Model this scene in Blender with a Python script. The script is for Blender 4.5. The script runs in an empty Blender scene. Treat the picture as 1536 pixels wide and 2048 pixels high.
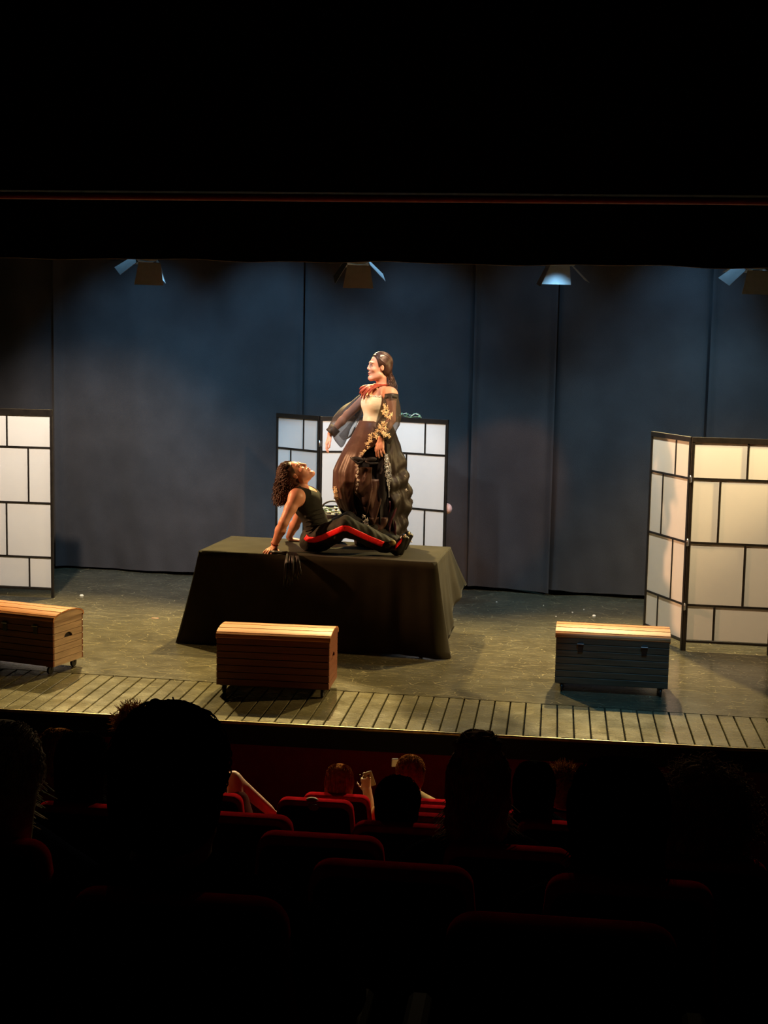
import bpy, bmesh, math, random
import numpy as np
from mathutils import Vector, Matrix
random.seed(7); RNG = np.random.default_rng(7)
SC = bpy.context.scene; COL = SC.collection
PI = math.pi

# ------------------------------------------------------------------ camera
cam_d = bpy.data.cameras.new('camera'); cam = bpy.data.objects.new('camera', cam_d); COL.objects.link(cam)
cam_d.sensor_fit = 'VERTICAL'; cam_d.sensor_height = 36.0; cam_d.lens = 2836.0/2048.0*36.0
cam_d.clip_start = 0.05; cam_d.clip_end = 100
_R = Vector((0.99258, 0.11992, 0.01986)); _F = Vector((-0.11903, 0.98543, -0.12143))
_R = (_R - _F*_R.dot(_F)).normalized(); _F.normalize(); _U = _R.cross(_F)
m = Matrix((( _R.x, _U.x, -_F.x, 0.0), (_R.y, _U.y, -_F.y, 0.0), (_R.z, _U.z, -_F.z, 2.5), (0, 0, 0, 1)))
cam.matrix_world = m
SC.camera = cam

# ------------------------------------------------------------------ world, exposure
w = bpy.data.worlds.new('world'); SC.world = w; w.use_nodes = True
w.node_tree.nodes['Background'].inputs[0].default_value = (0.0, 0.0, 0.0, 1)
SC.view_settings.view_transform = 'Standard'; SC.view_settings.look = 'None'
SC.view_settings.exposure = 0.0; SC.view_settings.gamma = 1.0
SC.view_settings.use_curve_mapping = False
SC.cycles.use_denoising = True
SC.cycles.max_bounces = 6; SC.cycles.transparent_max_bounces = 12
SC.cycles.sample_clamp_indirect = 4.0

# ------------------------------------------------------------------ stage lights
def spot(name, loc, aim, energy, color, size=70, blend=0.5, radius=0.06):
    d = bpy.data.lights.new(name, 'SPOT'); d.energy = energy; d.color = color
    d.spot_size = math.radians(size); d.spot_blend = blend; d.shadow_soft_size = radius
    o = bpy.data.objects.new(name, d); COL.objects.link(o); o.location = loc
    o.rotation_euler = (Vector(aim)-Vector(loc)).to_track_quat('-Z', 'Y').to_euler()
    return o
# warm fronts, on the first bar just behind the border
spot('front_spot', (-4.3, 10.78, 3.55), (-4.7, 13.0, 1.0), 560, (1.0, .86, .72), 66, .7)
spot('front_spot', (-0.7, 10.78, 3.55), (-1.5, 12.2, 1.8), 330, (1.0, .66, .40), 50, .7)
spot('front_spot', (0.7, 10.78, 3.55), (1.5, 12.1, 0.8), 450, (1.0, .80, .50), 72, .7)
spot('front_spot', (-2.3, 10.78, 3.7), (-1.9, 13.0, 1.2), 270, (.66, .84, 1.0), 42, .6)
# amber side light from the left wing, golden side light from the right wing
spot('side_spot', (-5.4, 10.95, 2.5), (-1.9, 11.55, 1.45), 1000, (1.0, .50, .24), 32, .7)
spot('side_spot', (3.6, 11.25, 2.7), (-1.6, 11.0, 0.6), 900, (1.0, .68, .28), 50, .7)
# warm back light on the stage floor
for x, e in ((-4.35, 1480), (-2.05, 1350), (0.45, 1300)):
    spot('back_spot', (x, 13.35, 3.34), (x, 10.3, 0.0), e, (1.0, .74, .29), 80, .75, .04)
# added unseen spot, standing in for back-light spill on heads in the stalls
spot('back_spot', (-1.0, 13.3, 3.3), (-.3, 4.6, .95), 130, (1.0, .72, .52), 30, .6)
# pale blue washes, forwards on the floor and backwards on the backcloth
for x in (-4.05, -1.5, 0.3, 1.3):
    spot('blue_spot', (x, 13.1, 3.6), (x+0.5, 10.2, 0.0), 62, (.30, .66, 1.0), 80, .6)
spot('front_of_house_spot', (1.0, 7.4, 4.6), (.50, 9.75, .05), 330, (.22, .62, 1.0), 15, .5)
for x, e in ((-4.3, 105), (-2.9, 120), (-1.5, 72), (-0.2, 24), (1.2, 62)):
    spot('backcloth_spot', (x, 12.9, 3.75), (x, 14.1, 2.15), e, (.20, .56, 1.0), 74, .9)
spot('front_spot', (0.5, 10.78, 3.5), (-0.55, 14.1, 0.95), 260, (1.0, .46, .16), 20, .5)
# unseen weak fill added high over the stalls to lift the red stage front
hd = bpy.data.lights.new('stalls_fill', 'AREA'); hd.energy = .35; hd.color = (1.0, .62, .45); hd.size = 5.0
ho = bpy.data.objects.new('stalls_fill', hd); COL.objects.link(ho); ho.location = (-1.0, 3.5, 6.5)

# ------------------------------------------------------------------ materials
MATS = {}
def mat(name, col, rough=0.6, spec=0.5, metal=0.0, var=0.12, scale=12.0, bump=0.0, bscale=60.0, sheen=0.0, coat=0.0, stretch=(1, 1, 1), emit=None, alpha=1.0):
    if name in MATS: return MATS[name]
    m_ = bpy.data.materials.new(name); m_.use_nodes = True; nt = m_.node_tree; b = nt.nodes['Principled BSDF']
    L = nt.links.new
    tc = nt.nodes.new('ShaderNodeTexCoord'); mp = nt.nodes.new('ShaderNodeMapping'); mp.inputs['Scale'].default_value = stretch
    L(tc.outputs['Object'], mp.inputs['Vector'])
    n = nt.nodes.new('ShaderNodeTexNoise'); n.inputs['Scale'].default_value = scale; n.inputs['Detail'].default_value = 5
    L(mp.outputs[0], n.inputs['Vector'])
    r = nt.nodes.new('ShaderNodeValToRGB')
    r.color_ramp.elements[0].position = .3; r.color_ramp.elements[1].position = .7
    r.color_ramp.elements[0].color = tuple(max(0, c*(1-var)) for c in col)+(1,)
    r.color_ramp.elements[1].color = tuple(min(1, c*(1+var)) for c in col)+(1,)
    L(n.outputs['Fac'], r.inputs['Fac']); L(r.outputs['Color'], b.inputs['Base Color'])
    b.inputs['Roughness'].default_value = rough; b.inputs['Metallic'].default_value = metal
    b.inputs['Specular IOR Level'].default_value = spec; b.inputs['Sheen Weight'].default_value = sheen
    b.inputs['Sheen Roughness'].default_value = .4
    b.inputs['Coat Weight'].default_value = coat
    if bump:
        n2 = nt.nodes.new('ShaderNodeTexNoise'); n2.inputs['Scale'].default_value = bscale; n2.inputs['Detail'].default_value = 4
        L(mp.outputs[0], n2.inputs['Vector'])
        bp = nt.nodes.new('ShaderNodeBump'); bp.inputs['Strength'].default_value = bump; bp.inputs['Distance'].default_value = .01
        L(n2.outputs['Fac'], bp.inputs['Height']); L(bp.outputs['Normal'], b.inputs['Normal'])
    if emit:
        b.inputs['Emission Color'].default_value = emit[0]+(1,); b.inputs['Emission Strength'].default_value = emit[1]
    if alpha < 1: b.inputs['Alpha'].default_value = alpha
    MATS[name] = m_; return m_

def floor_mat(name, col, scr=(.50, .43, .25), grain=(1, 1, 1), amount=1.0):
    """worn black stage paint: mottled, with fine criss-cross scratches and pale dust"""
    m_ = bpy.data.materials.new(name); m_.use_nodes = True; nt = m_.node_tree; b = nt.nodes['Principled BSDF']; L = nt.links.new
    tc = nt.nodes.new('ShaderNodeTexCoord')
    geo = nt.nodes.new('ShaderNodeNewGeometry')
    n = nt.nodes.new('ShaderNodeTexNoise'); n.inputs['Scale'].default_value = 2.2; n.inputs['Detail'].default_value = 8; n.inputs['Roughness'].default_value = .7
    L(geo.outputs['Position'], n.inputs['Vector'])
    r = nt.nodes.new('ShaderNodeValToRGB'); r.color_ramp.elements[0].position = .35; r.color_ramp.elements[1].position = .7
    r.color_ramp.elements[0].color = tuple(c*.72 for c in col)+(1,); r.color_ramp.elements[1].color = tuple(c*1.25 for c in col)+(1,)
    L(n.outputs['Fac'], r.inputs['Fac'])
    prev = r.outputs['Color']
    warp = nt.nodes.new('ShaderNodeTexNoise'); warp.inputs['Scale'].default_value = 1.3; warp.inputs['Detail'].default_value = 2; L(geo.outputs['Position'], warp.inputs['Vector'])
    for ang, sc_, th in ((15, (1.1, 3.4, 1), .007), (-40, (1.9, 5.5, 1), .009), (75, (2.4, 7.0, 1), .009), (-12, (4.5, 14.0, 1), .016)):
        mp = nt.nodes.new('ShaderNodeMapping'); mp.inputs['Rotation'].default_value = (0, 0, math.radians(ang)); mp.inputs['Scale'].default_value = sc_
        L(geo.outputs['Position'], mp.inputs['Vector'])
        ad = nt.nodes.new('ShaderNodeVectorMath'); ad.operation = 'ADD'; L(mp.outputs[0], ad.inputs[0]); L(warp.outputs['Color'], ad.inputs[1])
        s = nt.nodes.new('ShaderNodeTexVoronoi'); s.feature = 'DISTANCE_TO_EDGE'; s.inputs['Scale'].default_value = 1.0; L(ad.outputs[0], s.inputs['Vector'])
        rr = nt.nodes.new('ShaderNodeValToRGB'); rr.color_ramp.elements[0].position = th*.3; rr.color_ramp.elements[1].position = th
        rr.color_ramp.elements[0].color = (amount*.6,)*3+(1,); rr.color_ramp.elements[1].color = (0, 0, 0, 1)
        L(s.outputs['Distance'], rr.inputs['Fac'])
        br = nt.nodes.new('ShaderNodeTexNoise'); br.inputs['Scale'].default_value = 1.7+sc_[0]; br.inputs['Detail'].default_value = 3; L(mp.outputs[0], br.inputs['Vector'])
        b2 = nt.nodes.new('ShaderNodeMapRange'); b2.inputs['From Min'].default_value = .45; b2.inputs['From Max'].default_value = .65; L(br.outputs['Fac'], b2.inputs['Value'])
        mu0 = nt.nodes.new('ShaderNodeMath'); mu0.operation = 'MULTIPLY'; L(rr.outputs['Color'], mu0.inputs[0]); L(b2.outputs[0], mu0.inputs[1])
        mx = nt.nodes.new('ShaderNodeMixRGB'); mx.inputs['Color2'].default_value = scr+(1,)
        L(mu0.outputs[0], mx.inputs['Fac']); L(prev, mx.inputs['Color1']); prev = mx.outputs['Color']
    v = nt.nodes.new('ShaderNodeTexVoronoi'); v.inputs['Scale'].default_value = 9.0; L(geo.outputs['Position'], v.inputs['Vector'])
    rv = nt.nodes.new('ShaderNodeValToRGB'); rv.color_ramp.elements[0].position = .035; rv.color_ramp.elements[1].position = .06
    rv.color_ramp.elements[0].color = (.55,)*3+(1,); rv.color_ramp.elements[1].color = (0, 0, 0, 1)
    L(v.outputs['Distance'], rv.inputs['Fac'])
    n3 = nt.nodes.new('ShaderNodeTexNoise'); n3.inputs['Scale'].default_value = 3.1; L(geo.outputs['Position'], n3.inputs['Vector'])
    mu = nt.nodes.new('ShaderNodeMath'); mu.operation = 'MULTIPLY'; L(rv.outputs['Color'], mu.inputs[0]); L(n3.outputs['Fac'], mu.inputs[1])
    mx = nt.nodes.new('ShaderNodeMixRGB'); mx.inputs['Color2'].default_value = (.75, .70, .58, 1)
    L(mu.outputs[0], mx.inputs['Fac']); L(prev, mx.inputs['Color1'])
    L(mx.outputs['Color'], b.inputs['Base Color'])
    n4 = nt.nodes.new('ShaderNodeTexNoise'); n4.inputs['Scale'].default_value = 6; n4.inputs['Detail'].default_value = 6; L(geo.outputs['Position'], n4.inputs['Vector'])
    mr = nt.nodes.new('ShaderNodeMapRange'); mr.inputs['To Min'].default_value = .12; mr.inputs['To Max'].default_value = .36
    L(n4.outputs['Fac'], mr.inputs['Value']); L(mr.outputs[0], b.inputs['Roughness'])
    n5 = nt.nodes.new('ShaderNodeTexNoise'); n5.inputs['Scale'].default_value = 55; n5.inputs['Detail'].default_value = 4; L(geo.outputs['Position'], n5.inputs['Vector'])
    bp = nt.nodes.new('ShaderNodeBump'); bp.inputs['Strength'].default_value = .25; bp.inputs['Distance'].default_value = .004
    L(n5.outputs['Fac'], bp.inputs['Height']); L(bp.outputs['Normal'], b.inputs['Normal'])
    return m_

M_floor = floor_mat('stage_floor_paint', (.084, .073, .045))
M_plank = floor_mat('plank_paint', (.128, .112, .064), amount=.8)
M_gap = mat('dark_gap', (.006, .006, .006), .9)
M_curtain = mat('charcoal_wool', (.056, .050, .049), .95, .15, var=.14, scale=3, bump=.25, bscale=220, sheen=.15)
M_border = mat('black_velour', (.006, .006, .006), 1.0, .05, var=.2, sheen=.02)
M_black = mat('matte_black_paint', (.010, .010, .010), .8, .2)
M_redrim = mat('red_lacquer_rim', (.30, .022, .012), .5, .3)
M_riser = mat('dark_red_riser_cloth', (.15, .006, .010), .95, .05, var=.15)
M_aud = mat('dark_carpet', (.010, .009, .010), 1.0, .05, var=.3, scale=40)
M_nosing = mat('worn_brass_nosing', (.34, .26, .12), .38, .5, metal=.6, var=.3, scale=30)
M_frame = mat('black_lacquered_wood', (.016, .012, .009), .38, .5, var=.3, scale=20)
M_pane = mat('rice_paper', (.80, .78, .74), .7, .2, var=.025, scale=3)
M_steel = mat('brushed_steel', (.55, .55, .56), .3, .5, metal=1.0)
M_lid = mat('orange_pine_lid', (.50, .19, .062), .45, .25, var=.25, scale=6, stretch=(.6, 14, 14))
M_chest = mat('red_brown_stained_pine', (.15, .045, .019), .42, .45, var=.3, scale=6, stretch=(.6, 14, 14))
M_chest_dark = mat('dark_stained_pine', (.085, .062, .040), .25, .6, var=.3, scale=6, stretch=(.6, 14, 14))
M_chest_lit = mat('side_lit_pine', (.36, .24, .155), .45, .4, var=.3, scale=6, stretch=(14, .8, 14))  # chest pine again, with the side light mixed into its colour
M_inside = mat('chest_interior', (.012, .009, .007), .9)
M_rubber = mat('black_rubber', (.010, .010, .010), .35, .5)
M_cloth = mat('black_brushed_tablecloth', (.026, .022, .014), .95, .1, var=.2, scale=5, sheen=.05)
M_skin = mat('fair_skin', (.64, .33, .23), .48, .4, var=.05, scale=20)
M_skin2 = mat('warm_skin', (.62, .28, .19), .45, .4, var=.05, scale=20)
M_lips = mat('rose_lips', (.42, .09, .08), .4)
M_eye = mat('dark_iris', (.03, .02, .015), .15)
M_eyew = mat('eye_white', (.42, .36, .32), .3)
M_brow = mat('dark_brow', (.06, .035, .02), .8)
M_hair_m = mat('brown_curly_hair', (.062, .028, .018), .5, .3, var=.4, scale=30)
M_hair_w = mat('dark_brown_sleek_hair', (.050, .024, .017), .42, .4, var=.4, scale=25)
M_tank = mat('black_ribbed_cotton', (.016, .015, .012), .85, .2, var=.2, scale=60)
M_pants = mat('black_crushed_velvet', (.0125, .0115, .006), .7, .2, var=.7, scale=16, bump=.35, bscale=40, sheen=.12)
M_stripe = mat('scarlet_satin', (.95, .005, .010), .45, .4, var=.2, scale=40, bump=.3, bscale=70)
M_boot = mat('black_leather', (.010, .009, .008), .35, .5)
M_gold = mat('dull_gold_satin', (.22, .17, .06), .55, .4, metal=.1, var=.3, scale=40)
M_corset = mat('cream_satin_corset', (.66, .62, .46), .45, .4, var=.08, scale=9, stretch=(1, 1, 5), bump=.22, bscale=8)
M_skirt = mat('brown_taffeta', (.062, .029, .020), .42, .35, var=.25, scale=9, bump=.3, bscale=14, sheen=.05)
M_under = mat('black_underskirt', (.010, .008, .009), .6, .3, var=.3)
M_plum = mat('dark_plum_satin', (.055, .012, .020), .4, .4)
M_lace = mat('cream_lace', (.82, .66, .40), .7, .2, var=.12, scale=40)
M_lace2 = mat('ivory_lace', (.72, .66, .58), .7, .2, var=.15, scale=40)
M_band = mat('black_ribbon', (.012, .012, .010), .6)
M_neck = mat('russet_twisted_cord', (.30, .055, .028), .55, .3, var=.3, scale=60)
M_silver = mat('silver_sequin', (.72, .74, .80), .25, .5, metal=.9, var=.3, scale=200)
M_green = mat('dusty_green_leaf', (.16, .26, .14), .6)
M_white = mat('white_petal', (.80, .78, .66), .6)
M_pink = mat('pale_pink_tissue', (.80, .50, .46), .7)
M_velvet = mat('red_velvet', (.32, .008, .015), 1.0, .0, var=.25, scale=30)
M_seatback = mat('black_seat_shell', (.010, .008, .008), .8, .05)
M_plate = mat('beige_plate', (.22, .14, .085), .6)
M_dark = mat('dark_clothing', (.008, .008, .010), 1.0, .0)
M_navy = mat('navy_clothing', (.008, .010, .022), 1.0, .0)
M_olive = mat('olive_clothing', (.085, .070, .040), .9, .1)
M_maroon = mat('maroon_shirt', (.10, .010, .012), .9, .1)
M_cream = mat('pale_yellow_shirt', (.50, .36, .17), .9, .1)
M_hd = mat('black_hair', (.008, .007, .006), 1.0, .0, var=.3, scale=40)
M_hb = mat('dark_brown_hair', (.26, .17, .125), 1.0, .0, var=.4, scale=40)
M_ha = mat('auburn_hair', (.24, .095, .036), 1.0, .0, var=.4, scale=40)
M_hg = mat('grey_blond_hair', (.62, .55, .46), 1.0, .0, var=.4, scale=40)
M_phone = mat('grey_phone', (.35, .37, .40), .3)
M_barn = mat('black_barn_door_metal', (.20, .20, .205), .85, .05)
M_tape = mat('orange_tape', (.70, .22, .13), .5)
M_paper = mat('white_paper', (.80, .77, .70), .8)
M_bouq = mat('black_wicker', (.014, .011, .008), .7)

def tulle_mat():
    m_ = bpy.data.materials.new('sheer_black_tulle'); m_.use_nodes = True; nt = m_.node_tree; b = nt.nodes['Principled BSDF']
    b.inputs['Base Color'].default_value = (.03, .024, .02, 1); b.inputs['Roughness'].default_value = .6
    lw = nt.nodes.new('ShaderNodeLayerWeight'); lw.inputs['Blend'].default_value = .35
    mr = nt.nodes.new('ShaderNodeMapRange'); mr.inputs['To Min'].default_value = .52; mr.inputs['To Max'].default_value = .93
    nt.links.new(lw.outputs['Facing'], mr.inputs['Value']); nt.links.new(mr.outputs[0], b.inputs['Alpha'])
    return m_
M_tulle = tulle_mat()

# ------------------------------------------------------------------ object helpers
ORG = {}
def tag(o, label=None, cat=None, group=None, kind=None):
    if label: o['label'] = label
    if cat: o['category'] = cat
    if group: o['group'] = group
    if kind: o['kind'] = kind
    return o
def thing(name, loc, label, cat, group=None, rz=0.0):
    o = bpy.data.objects.new(name, None); COL.objects.link(o); o.location = loc; o.rotation_euler = (0, 0, rz)
    o.empty_display_size = .05; ORG[o.name] = Vector(loc)
    return tag(o, label, cat, group)
def link_mesh(name, me, mt, parent=None, world=True):
    o = bpy.data.objects.new(name, me); COL.objects.link(o)
    if mt is not None: me.materials.append(mt)
    if parent is not None:
        o.parent = parent
        if world:
            g = ORG.get(parent.name, Vector((0, 0, 0)))
            if g.length > 0: me.transform(Matrix.Translation(-g))
            ORG[o.name] = g.copy()
        else: ORG[o.name] = Vector((0, 0, 0))
    else: ORG[o.name] = Vector((0, 0, 0))
    return o
def copy_tree(o, parent=None, depth=0):
    c = o.copy(); COL.objects.link(c)
    if parent is not None: c.parent = parent
    for ch in list(o.children): copy_tree(ch, c, depth+1)
    return c

class MB:
    def __init__(s): s.v = []; s.f = []; s.smooth = []
    def add(s, vs, fs, smooth=False):
        n = len(s.v); s.v += [tuple(p) for p in vs]; s.f += [tuple(i+n for i in f) for f in fs]; s.smooth += [smooth]*len(fs); return s
    def box(s, c, size, rot=None, bev=0.0):
        bm = bmesh.new(); bmesh.ops.create_cube(bm, size=1.0)
        for v in bm.verts: v.co = Vector((v.co.x*size[0], v.co.y*size[1], v.co.z*size[2]))
        if bev > 0: bmesh.ops.bevel(bm, geom=list(bm.edges), offset=bev, segments=1, affect='EDGES')
        M = Matrix.Translation(c) @ (rot.to_4x4() if rot is not None else Matrix.Identity(4))
        bm.verts.index_update()
        s.add([M @ v.co for v in bm.verts], [[v.index for v in f.verts] for f in bm.faces]); bm.free(); return s
    def tube(s, pts, r, n=8, cap=True, flat=1.0):
        P = [Vector(p) for p in pts]; k = len(P)
        rs = r if isinstance(r, (list, tuple)) else [r]*k
        vs = []; up = None
        for i, p in enumerate(P):
            t = (P[min(i+1, k-1)]-P[max(i-1, 0)]).normalized()
            if up is None: up = t.orthogonal().normalized()
            up = (up-t*up.dot(t)); up = up.normalized() if up.length > 1e-6 else t.orthogonal().normalized()
            sd = t.cross(up)
            for j in range(n):
                a = 2*PI*j/n; vs.append(p+up*math.cos(a)*rs[i]+sd*math.sin(a)*rs[i]*flat)
        fs = [(i*n+j, i*n+(j+1) % n, (i+1)*n+(j+1) % n, (i+1)*n+j) for i in range(k-1) for j in range(n)]
        s.add(vs, fs, True)
        if cap: s.f += [tuple(len(s.v)-len(vs)+j for j in reversed(range(n))), tuple(len(s.v)-n+j for j in range(n))]; s.smooth += [False, False]
        return s
    def grid(s, P, closed_u=False):
        nu = len(P); nv = len(P[0]); vs = [p for row in P for p in row]
        fs = []
        for i in range(nu if closed_u else nu-1):
            for j in range(nv-1):
                a = i; b = (i+1) % nu; fs.append((a*nv+j, b*nv+j, b*nv+j+1, a*nv+j+1))
        return s.add(vs, fs, True)
    def ball(s, c, r, seg=12, rings=8, rot=None):
        r3 = r if isinstance(r, (tuple, list)) else (r, r, r); vs = []; c = Vector(c)
        for i in range(rings+1):
            th = PI*i/rings
            for j in range(seg):
                ph = 2*PI*j/seg; p = Vector((r3[0]*math.sin(th)*math.cos(ph), r3[1]*math.sin(th)*math.sin(ph), r3[2]*math.cos(th)))
                if rot is not None: p = rot @ p
                vs.append(c+p)
        fs = [(i*seg+j, (i+1)*seg+j, (i+1)*seg+(j+1) % seg, i*seg+(j+1) % seg) for i in range(rings) for j in range(seg)]
        return s.add(vs, fs, True)
    def prism(s, poly, axis, d0, d1):
        """poly in the two other axes, extruded along axis (0,1,2)"""
        n = len(poly); vs = []
        for d in (d0, d1):
            for a, b in poly:
                p = [a, b]; p.insert(axis, d); vs.append(tuple(p))
        fs = [tuple(range(n))[::-1], tuple(range(n, 2*n))]+[(i, (i+1) % n, n+(i+1) % n, n+i) for i in range(n)]
        return s.add(vs, fs)
    def build(s, name, mt, parent=None, world=True, solid=0.0):
        me = bpy.data.meshes.new(name); me.from_pydata(s.v, [], s.f)
        me.polygons.foreach_set('use_smooth', s.smooth); me.update()
        bm = bmesh.new(); bm.from_mesh(me); bmesh.ops.recalc_face_normals(bm, faces=list(bm.faces)); bm.to_mesh(me); bm.free()
        o = link_mesh(name, me, mt, parent, world)
        if solid:
            md = o.modifiers.new('thickness', 'SOLIDIFY'); md.thickness = solid; md.offset = 0
        return o

# ------------------------------------------------------------------ distance fields -> one continuous surface
class Field:
    def __init__(s, lo, hi, h):
        s.lo = np.array(lo, 'f4'); s.h = h; s.n = np.ceil((np.array(hi)-s.lo)/h).astype(int)+1
        s.a = np.full(s.n, .5, 'f4')
    def copy(s):
        g = Field.__new__(Field); g.lo = s.lo; g.h = s.h; g.n = s.n; g.a = s.a.copy(); return g
    def sub_box(s, lo, hi):
        i0 = np.clip(np.floor((np.array(lo)-s.lo)/s.h).astype(int), 0, s.n); i1 = np.clip(np.ceil((np.array(hi)-s.lo)/s.h).astype(int)+1, 0, s.n)
        if (i1 <= i0).any(): return None
        sl = tuple(slice(a, b) for a, b in zip(i0, i1))
        ax = [(s.lo[d]+s.h*np.arange(i0[d], i1[d], dtype='f4')) for d in range(3)]
        return sl, ax[0][:, None, None], ax[1][None, :, None], ax[2][None, None, :]
    def _join(s, sl, d, k, op='add'):
        a = s.a[sl]
        if op == 'add':
            if k <= 0: s.a[sl] = np.minimum(a, d); return
            t = np.clip(.5+.5*(d-a)/k, 0, 1); s.a[sl] = d*(1-t)+a*t-k*t*(1-t)
        else:
            d = -d
            if k <= 0: s.a[sl] = np.maximum(a, d); return
            t = np.clip(.5-.5*(d-a)/k, 0, 1); s.a[sl] = d*(1-t)+a*t+k*t*(1-t)
    def cone(s, p, q, r1, r2=None, k=.02, op='add'):
        r2 = r1 if r2 is None else r2; p = np.array(p, 'f4'); q = np.array(q, 'f4'); pad = max(r1, r2)+k+2*s.h
        bx = s.sub_box(np.minimum(p, q)-pad, np.maximum(p, q)+pad)
        if bx is None: return s
        sl, X, Y, Z = bx; ab = q-p; L2 = max(float(ab@ab), 1e-9)
        t = np.clip(((X-p[0])*ab[0]+(Y-p[1])*ab[1]+(Z-p[2])*ab[2])/L2, 0, 1)
        d = np.sqrt((X-p[0]-t*ab[0])**2+(Y-p[1]-t*ab[1])**2+(Z-p[2]-t*ab[2])**2)-(r1+(r2-r1)*t)
        s._join(sl, d, k, op); return s
    def chain(s, pts, rs, k=.02):
        for i in range(len(pts)-1): s.cone(pts[i], pts[i+1], rs[i], rs[i+1], k)
        return s
    def ell(s, c, r, R=None, k=.02, op='add'):
        c = np.array(c, 'f4'); r = np.array(r, 'f4'); pad = float(r.max())+k+2*s.h
        bx = s.sub_box(c-pad, c+pad)
        if bx is None: return s
        sl, X, Y, Z = bx; X = X-c[0]; Y = Y-c[1]; Z = Z-c[2]
        if R is not None:
            R = np.array(R, 'f4'); X, Y, Z = (R[0, 0]*X+R[1, 0]*Y+R[2, 0]*Z, R[0, 1]*X+R[1, 1]*Y+R[2, 1]*Z, R[0, 2]*X+R[1, 2]*Y+R[2, 2]*Z)
        k0 = np.sqrt((X/r[0])**2+(Y/r[1])**2+(Z/r[2])**2); k1 = np.sqrt((X/r[0]**2)**2+(Y/r[1]**2)**2+(Z/r[2]**2)**2)
        d = k0*(k0-1)/np.maximum(k1, 1e-6); d = np.where(k0 < 1e-4, -float(r.min()), d)
        s._join(sl, d, k, op); return s
    def clip(s, n, dd):
        """keep where dot(n,p) < dd"""
        _, X, Y, Z = s.sub_box(s.lo, s.lo+s.h*(s.n-1)); s.a = np.maximum(s.a[:, :, :], (n[0]*X+n[1]*Y+n[2]*Z-dd)[:s.n[0], :s.n[1], :s.n[2]].astype('f4')); return s
    def offset(s, r): s.a = s.a-r; return s
    def noise(s, amp, freq, seed=0):
        _, X, Y, Z = s.sub_box(s.lo, s.lo+s.h*(s.n-1)); rg = np.random.default_rng(seed)
        w_ = np.zeros(s.n, 'f4')
        for i in range(6):
            kx, ky, kz = rg.normal(size=3)*freq*(1+.5*(i % 3)); w_ += np.sin(kx*X+ky*Y+kz*Z+rg.random()*6.28)
        s.a += w_*amp/2.5; return s
    def mesh(s, name, smooth_iter=1):
        a = s.a.copy(); a[0] = a[-1] = .1; a[:, 0] = a[:, -1] = .1; a[:, :, 0] = a[:, :, -1] = .1
        ins = a < 0; n = s.n-1
        cnt = np.zeros(n, 'i1')
        for i in (0, 1):
            for j in (0, 1):
                for k in (0, 1): cnt += ins[i:i+n[0], j:j+n[1], k:k+n[2]]
        act = (cnt > 0) & (cnt < 8); idx = np.argwhere(act); N = len(idx)
        vid = np.full(n, -1, 'i4'); vid[act] = np.arange(N)
        acc = np.zeros((N, 3)); w_ = np.zeros(N)
        for ax in range(3):
            o1, o2 = [d for d in range(3) if d != ax]
            for u in (0, 1):
                for v in (0, 1):
                    b0 = idx.copy(); b0[:, o1] += u; b0[:, o2] += v; b1 = b0.copy(); b1[:, ax] += 1
                    v0 = a[tuple(b0.T)]; v1 = a[tuple(b1.T)]; sg = (v0 < 0) != (v1 < 0)
                    t = np.where(sg, v0/np.where(sg, v0-v1, 1), 0); p = b0.astype('f8'); p[:, ax] += t
                    acc[sg] += p[sg]; w_[sg] += 1
        V = acc/np.maximum(w_, 1)[:, None]
        Q = []
        for ax in range(3):
            o1, o2 = [(1, 2), (2, 0), (0, 1)][ax]
            s0 = [slice(None)]*3; s1 = [slice(None)]*3; s0[ax] = slice(0, -1); s1[ax] = slice(1, None)
            A = ins[tuple(s0)]; B = ins[tuple(s1)]; e = np.argwhere(A != B); fl = A[tuple(e.T)]
            ok = (e[:, o1] > 0) & (e[:, o2] > 0); e = e[ok]; fl = fl[ok]
            def cell(d1, d2):
                c = e.copy(); c[:, o1] -= d1; c[:, o2] -= d2; return vid[tuple(c.T)]
            q = np.stack([cell(1, 1), cell(0, 1), cell(0, 0), cell(1, 0)], 1); q[~fl] = q[~fl][:, ::-1]; Q.append(q)
        Q = np.concatenate(Q); Q = Q[(Q >= 0).all(1)]
        for _ in range(smooth_iter):
            S = np.zeros_like(V); c = np.zeros(N)
            for k in range(4):
                np.add.at(S, Q[:, k], V[Q[:, (k+1) % 4]]); np.add.at(S, Q[:, k], V[Q[:, (k+3) % 4]]); np.add.at(c, Q[:, k], 2)
            V = .5*V+.5*S/np.maximum(c, 1)[:, None]
        V = s.lo+V*s.h
        me = bpy.data.meshes.new(name); me.vertices.add(N); me.vertices.foreach_set('co', V.astype('f4').ravel())
        me.loops.add(len(Q)*4); me.loops.foreach_set('vertex_index', Q.astype('i4').ravel())
        me.polygons.add(len(Q)); me.polygons.foreach_set('loop_start', np.arange(0, len(Q)*4, 4, dtype='i4'))
        me.polygons.foreach_set('use_smooth', np.ones(len(Q), bool)); me.update(calc_edges=True); me.validate(); return me
def field_obj(F, name, mt, parent=None, it=1): return link_mesh(name, F.mesh(name, it), mt, parent)

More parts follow.
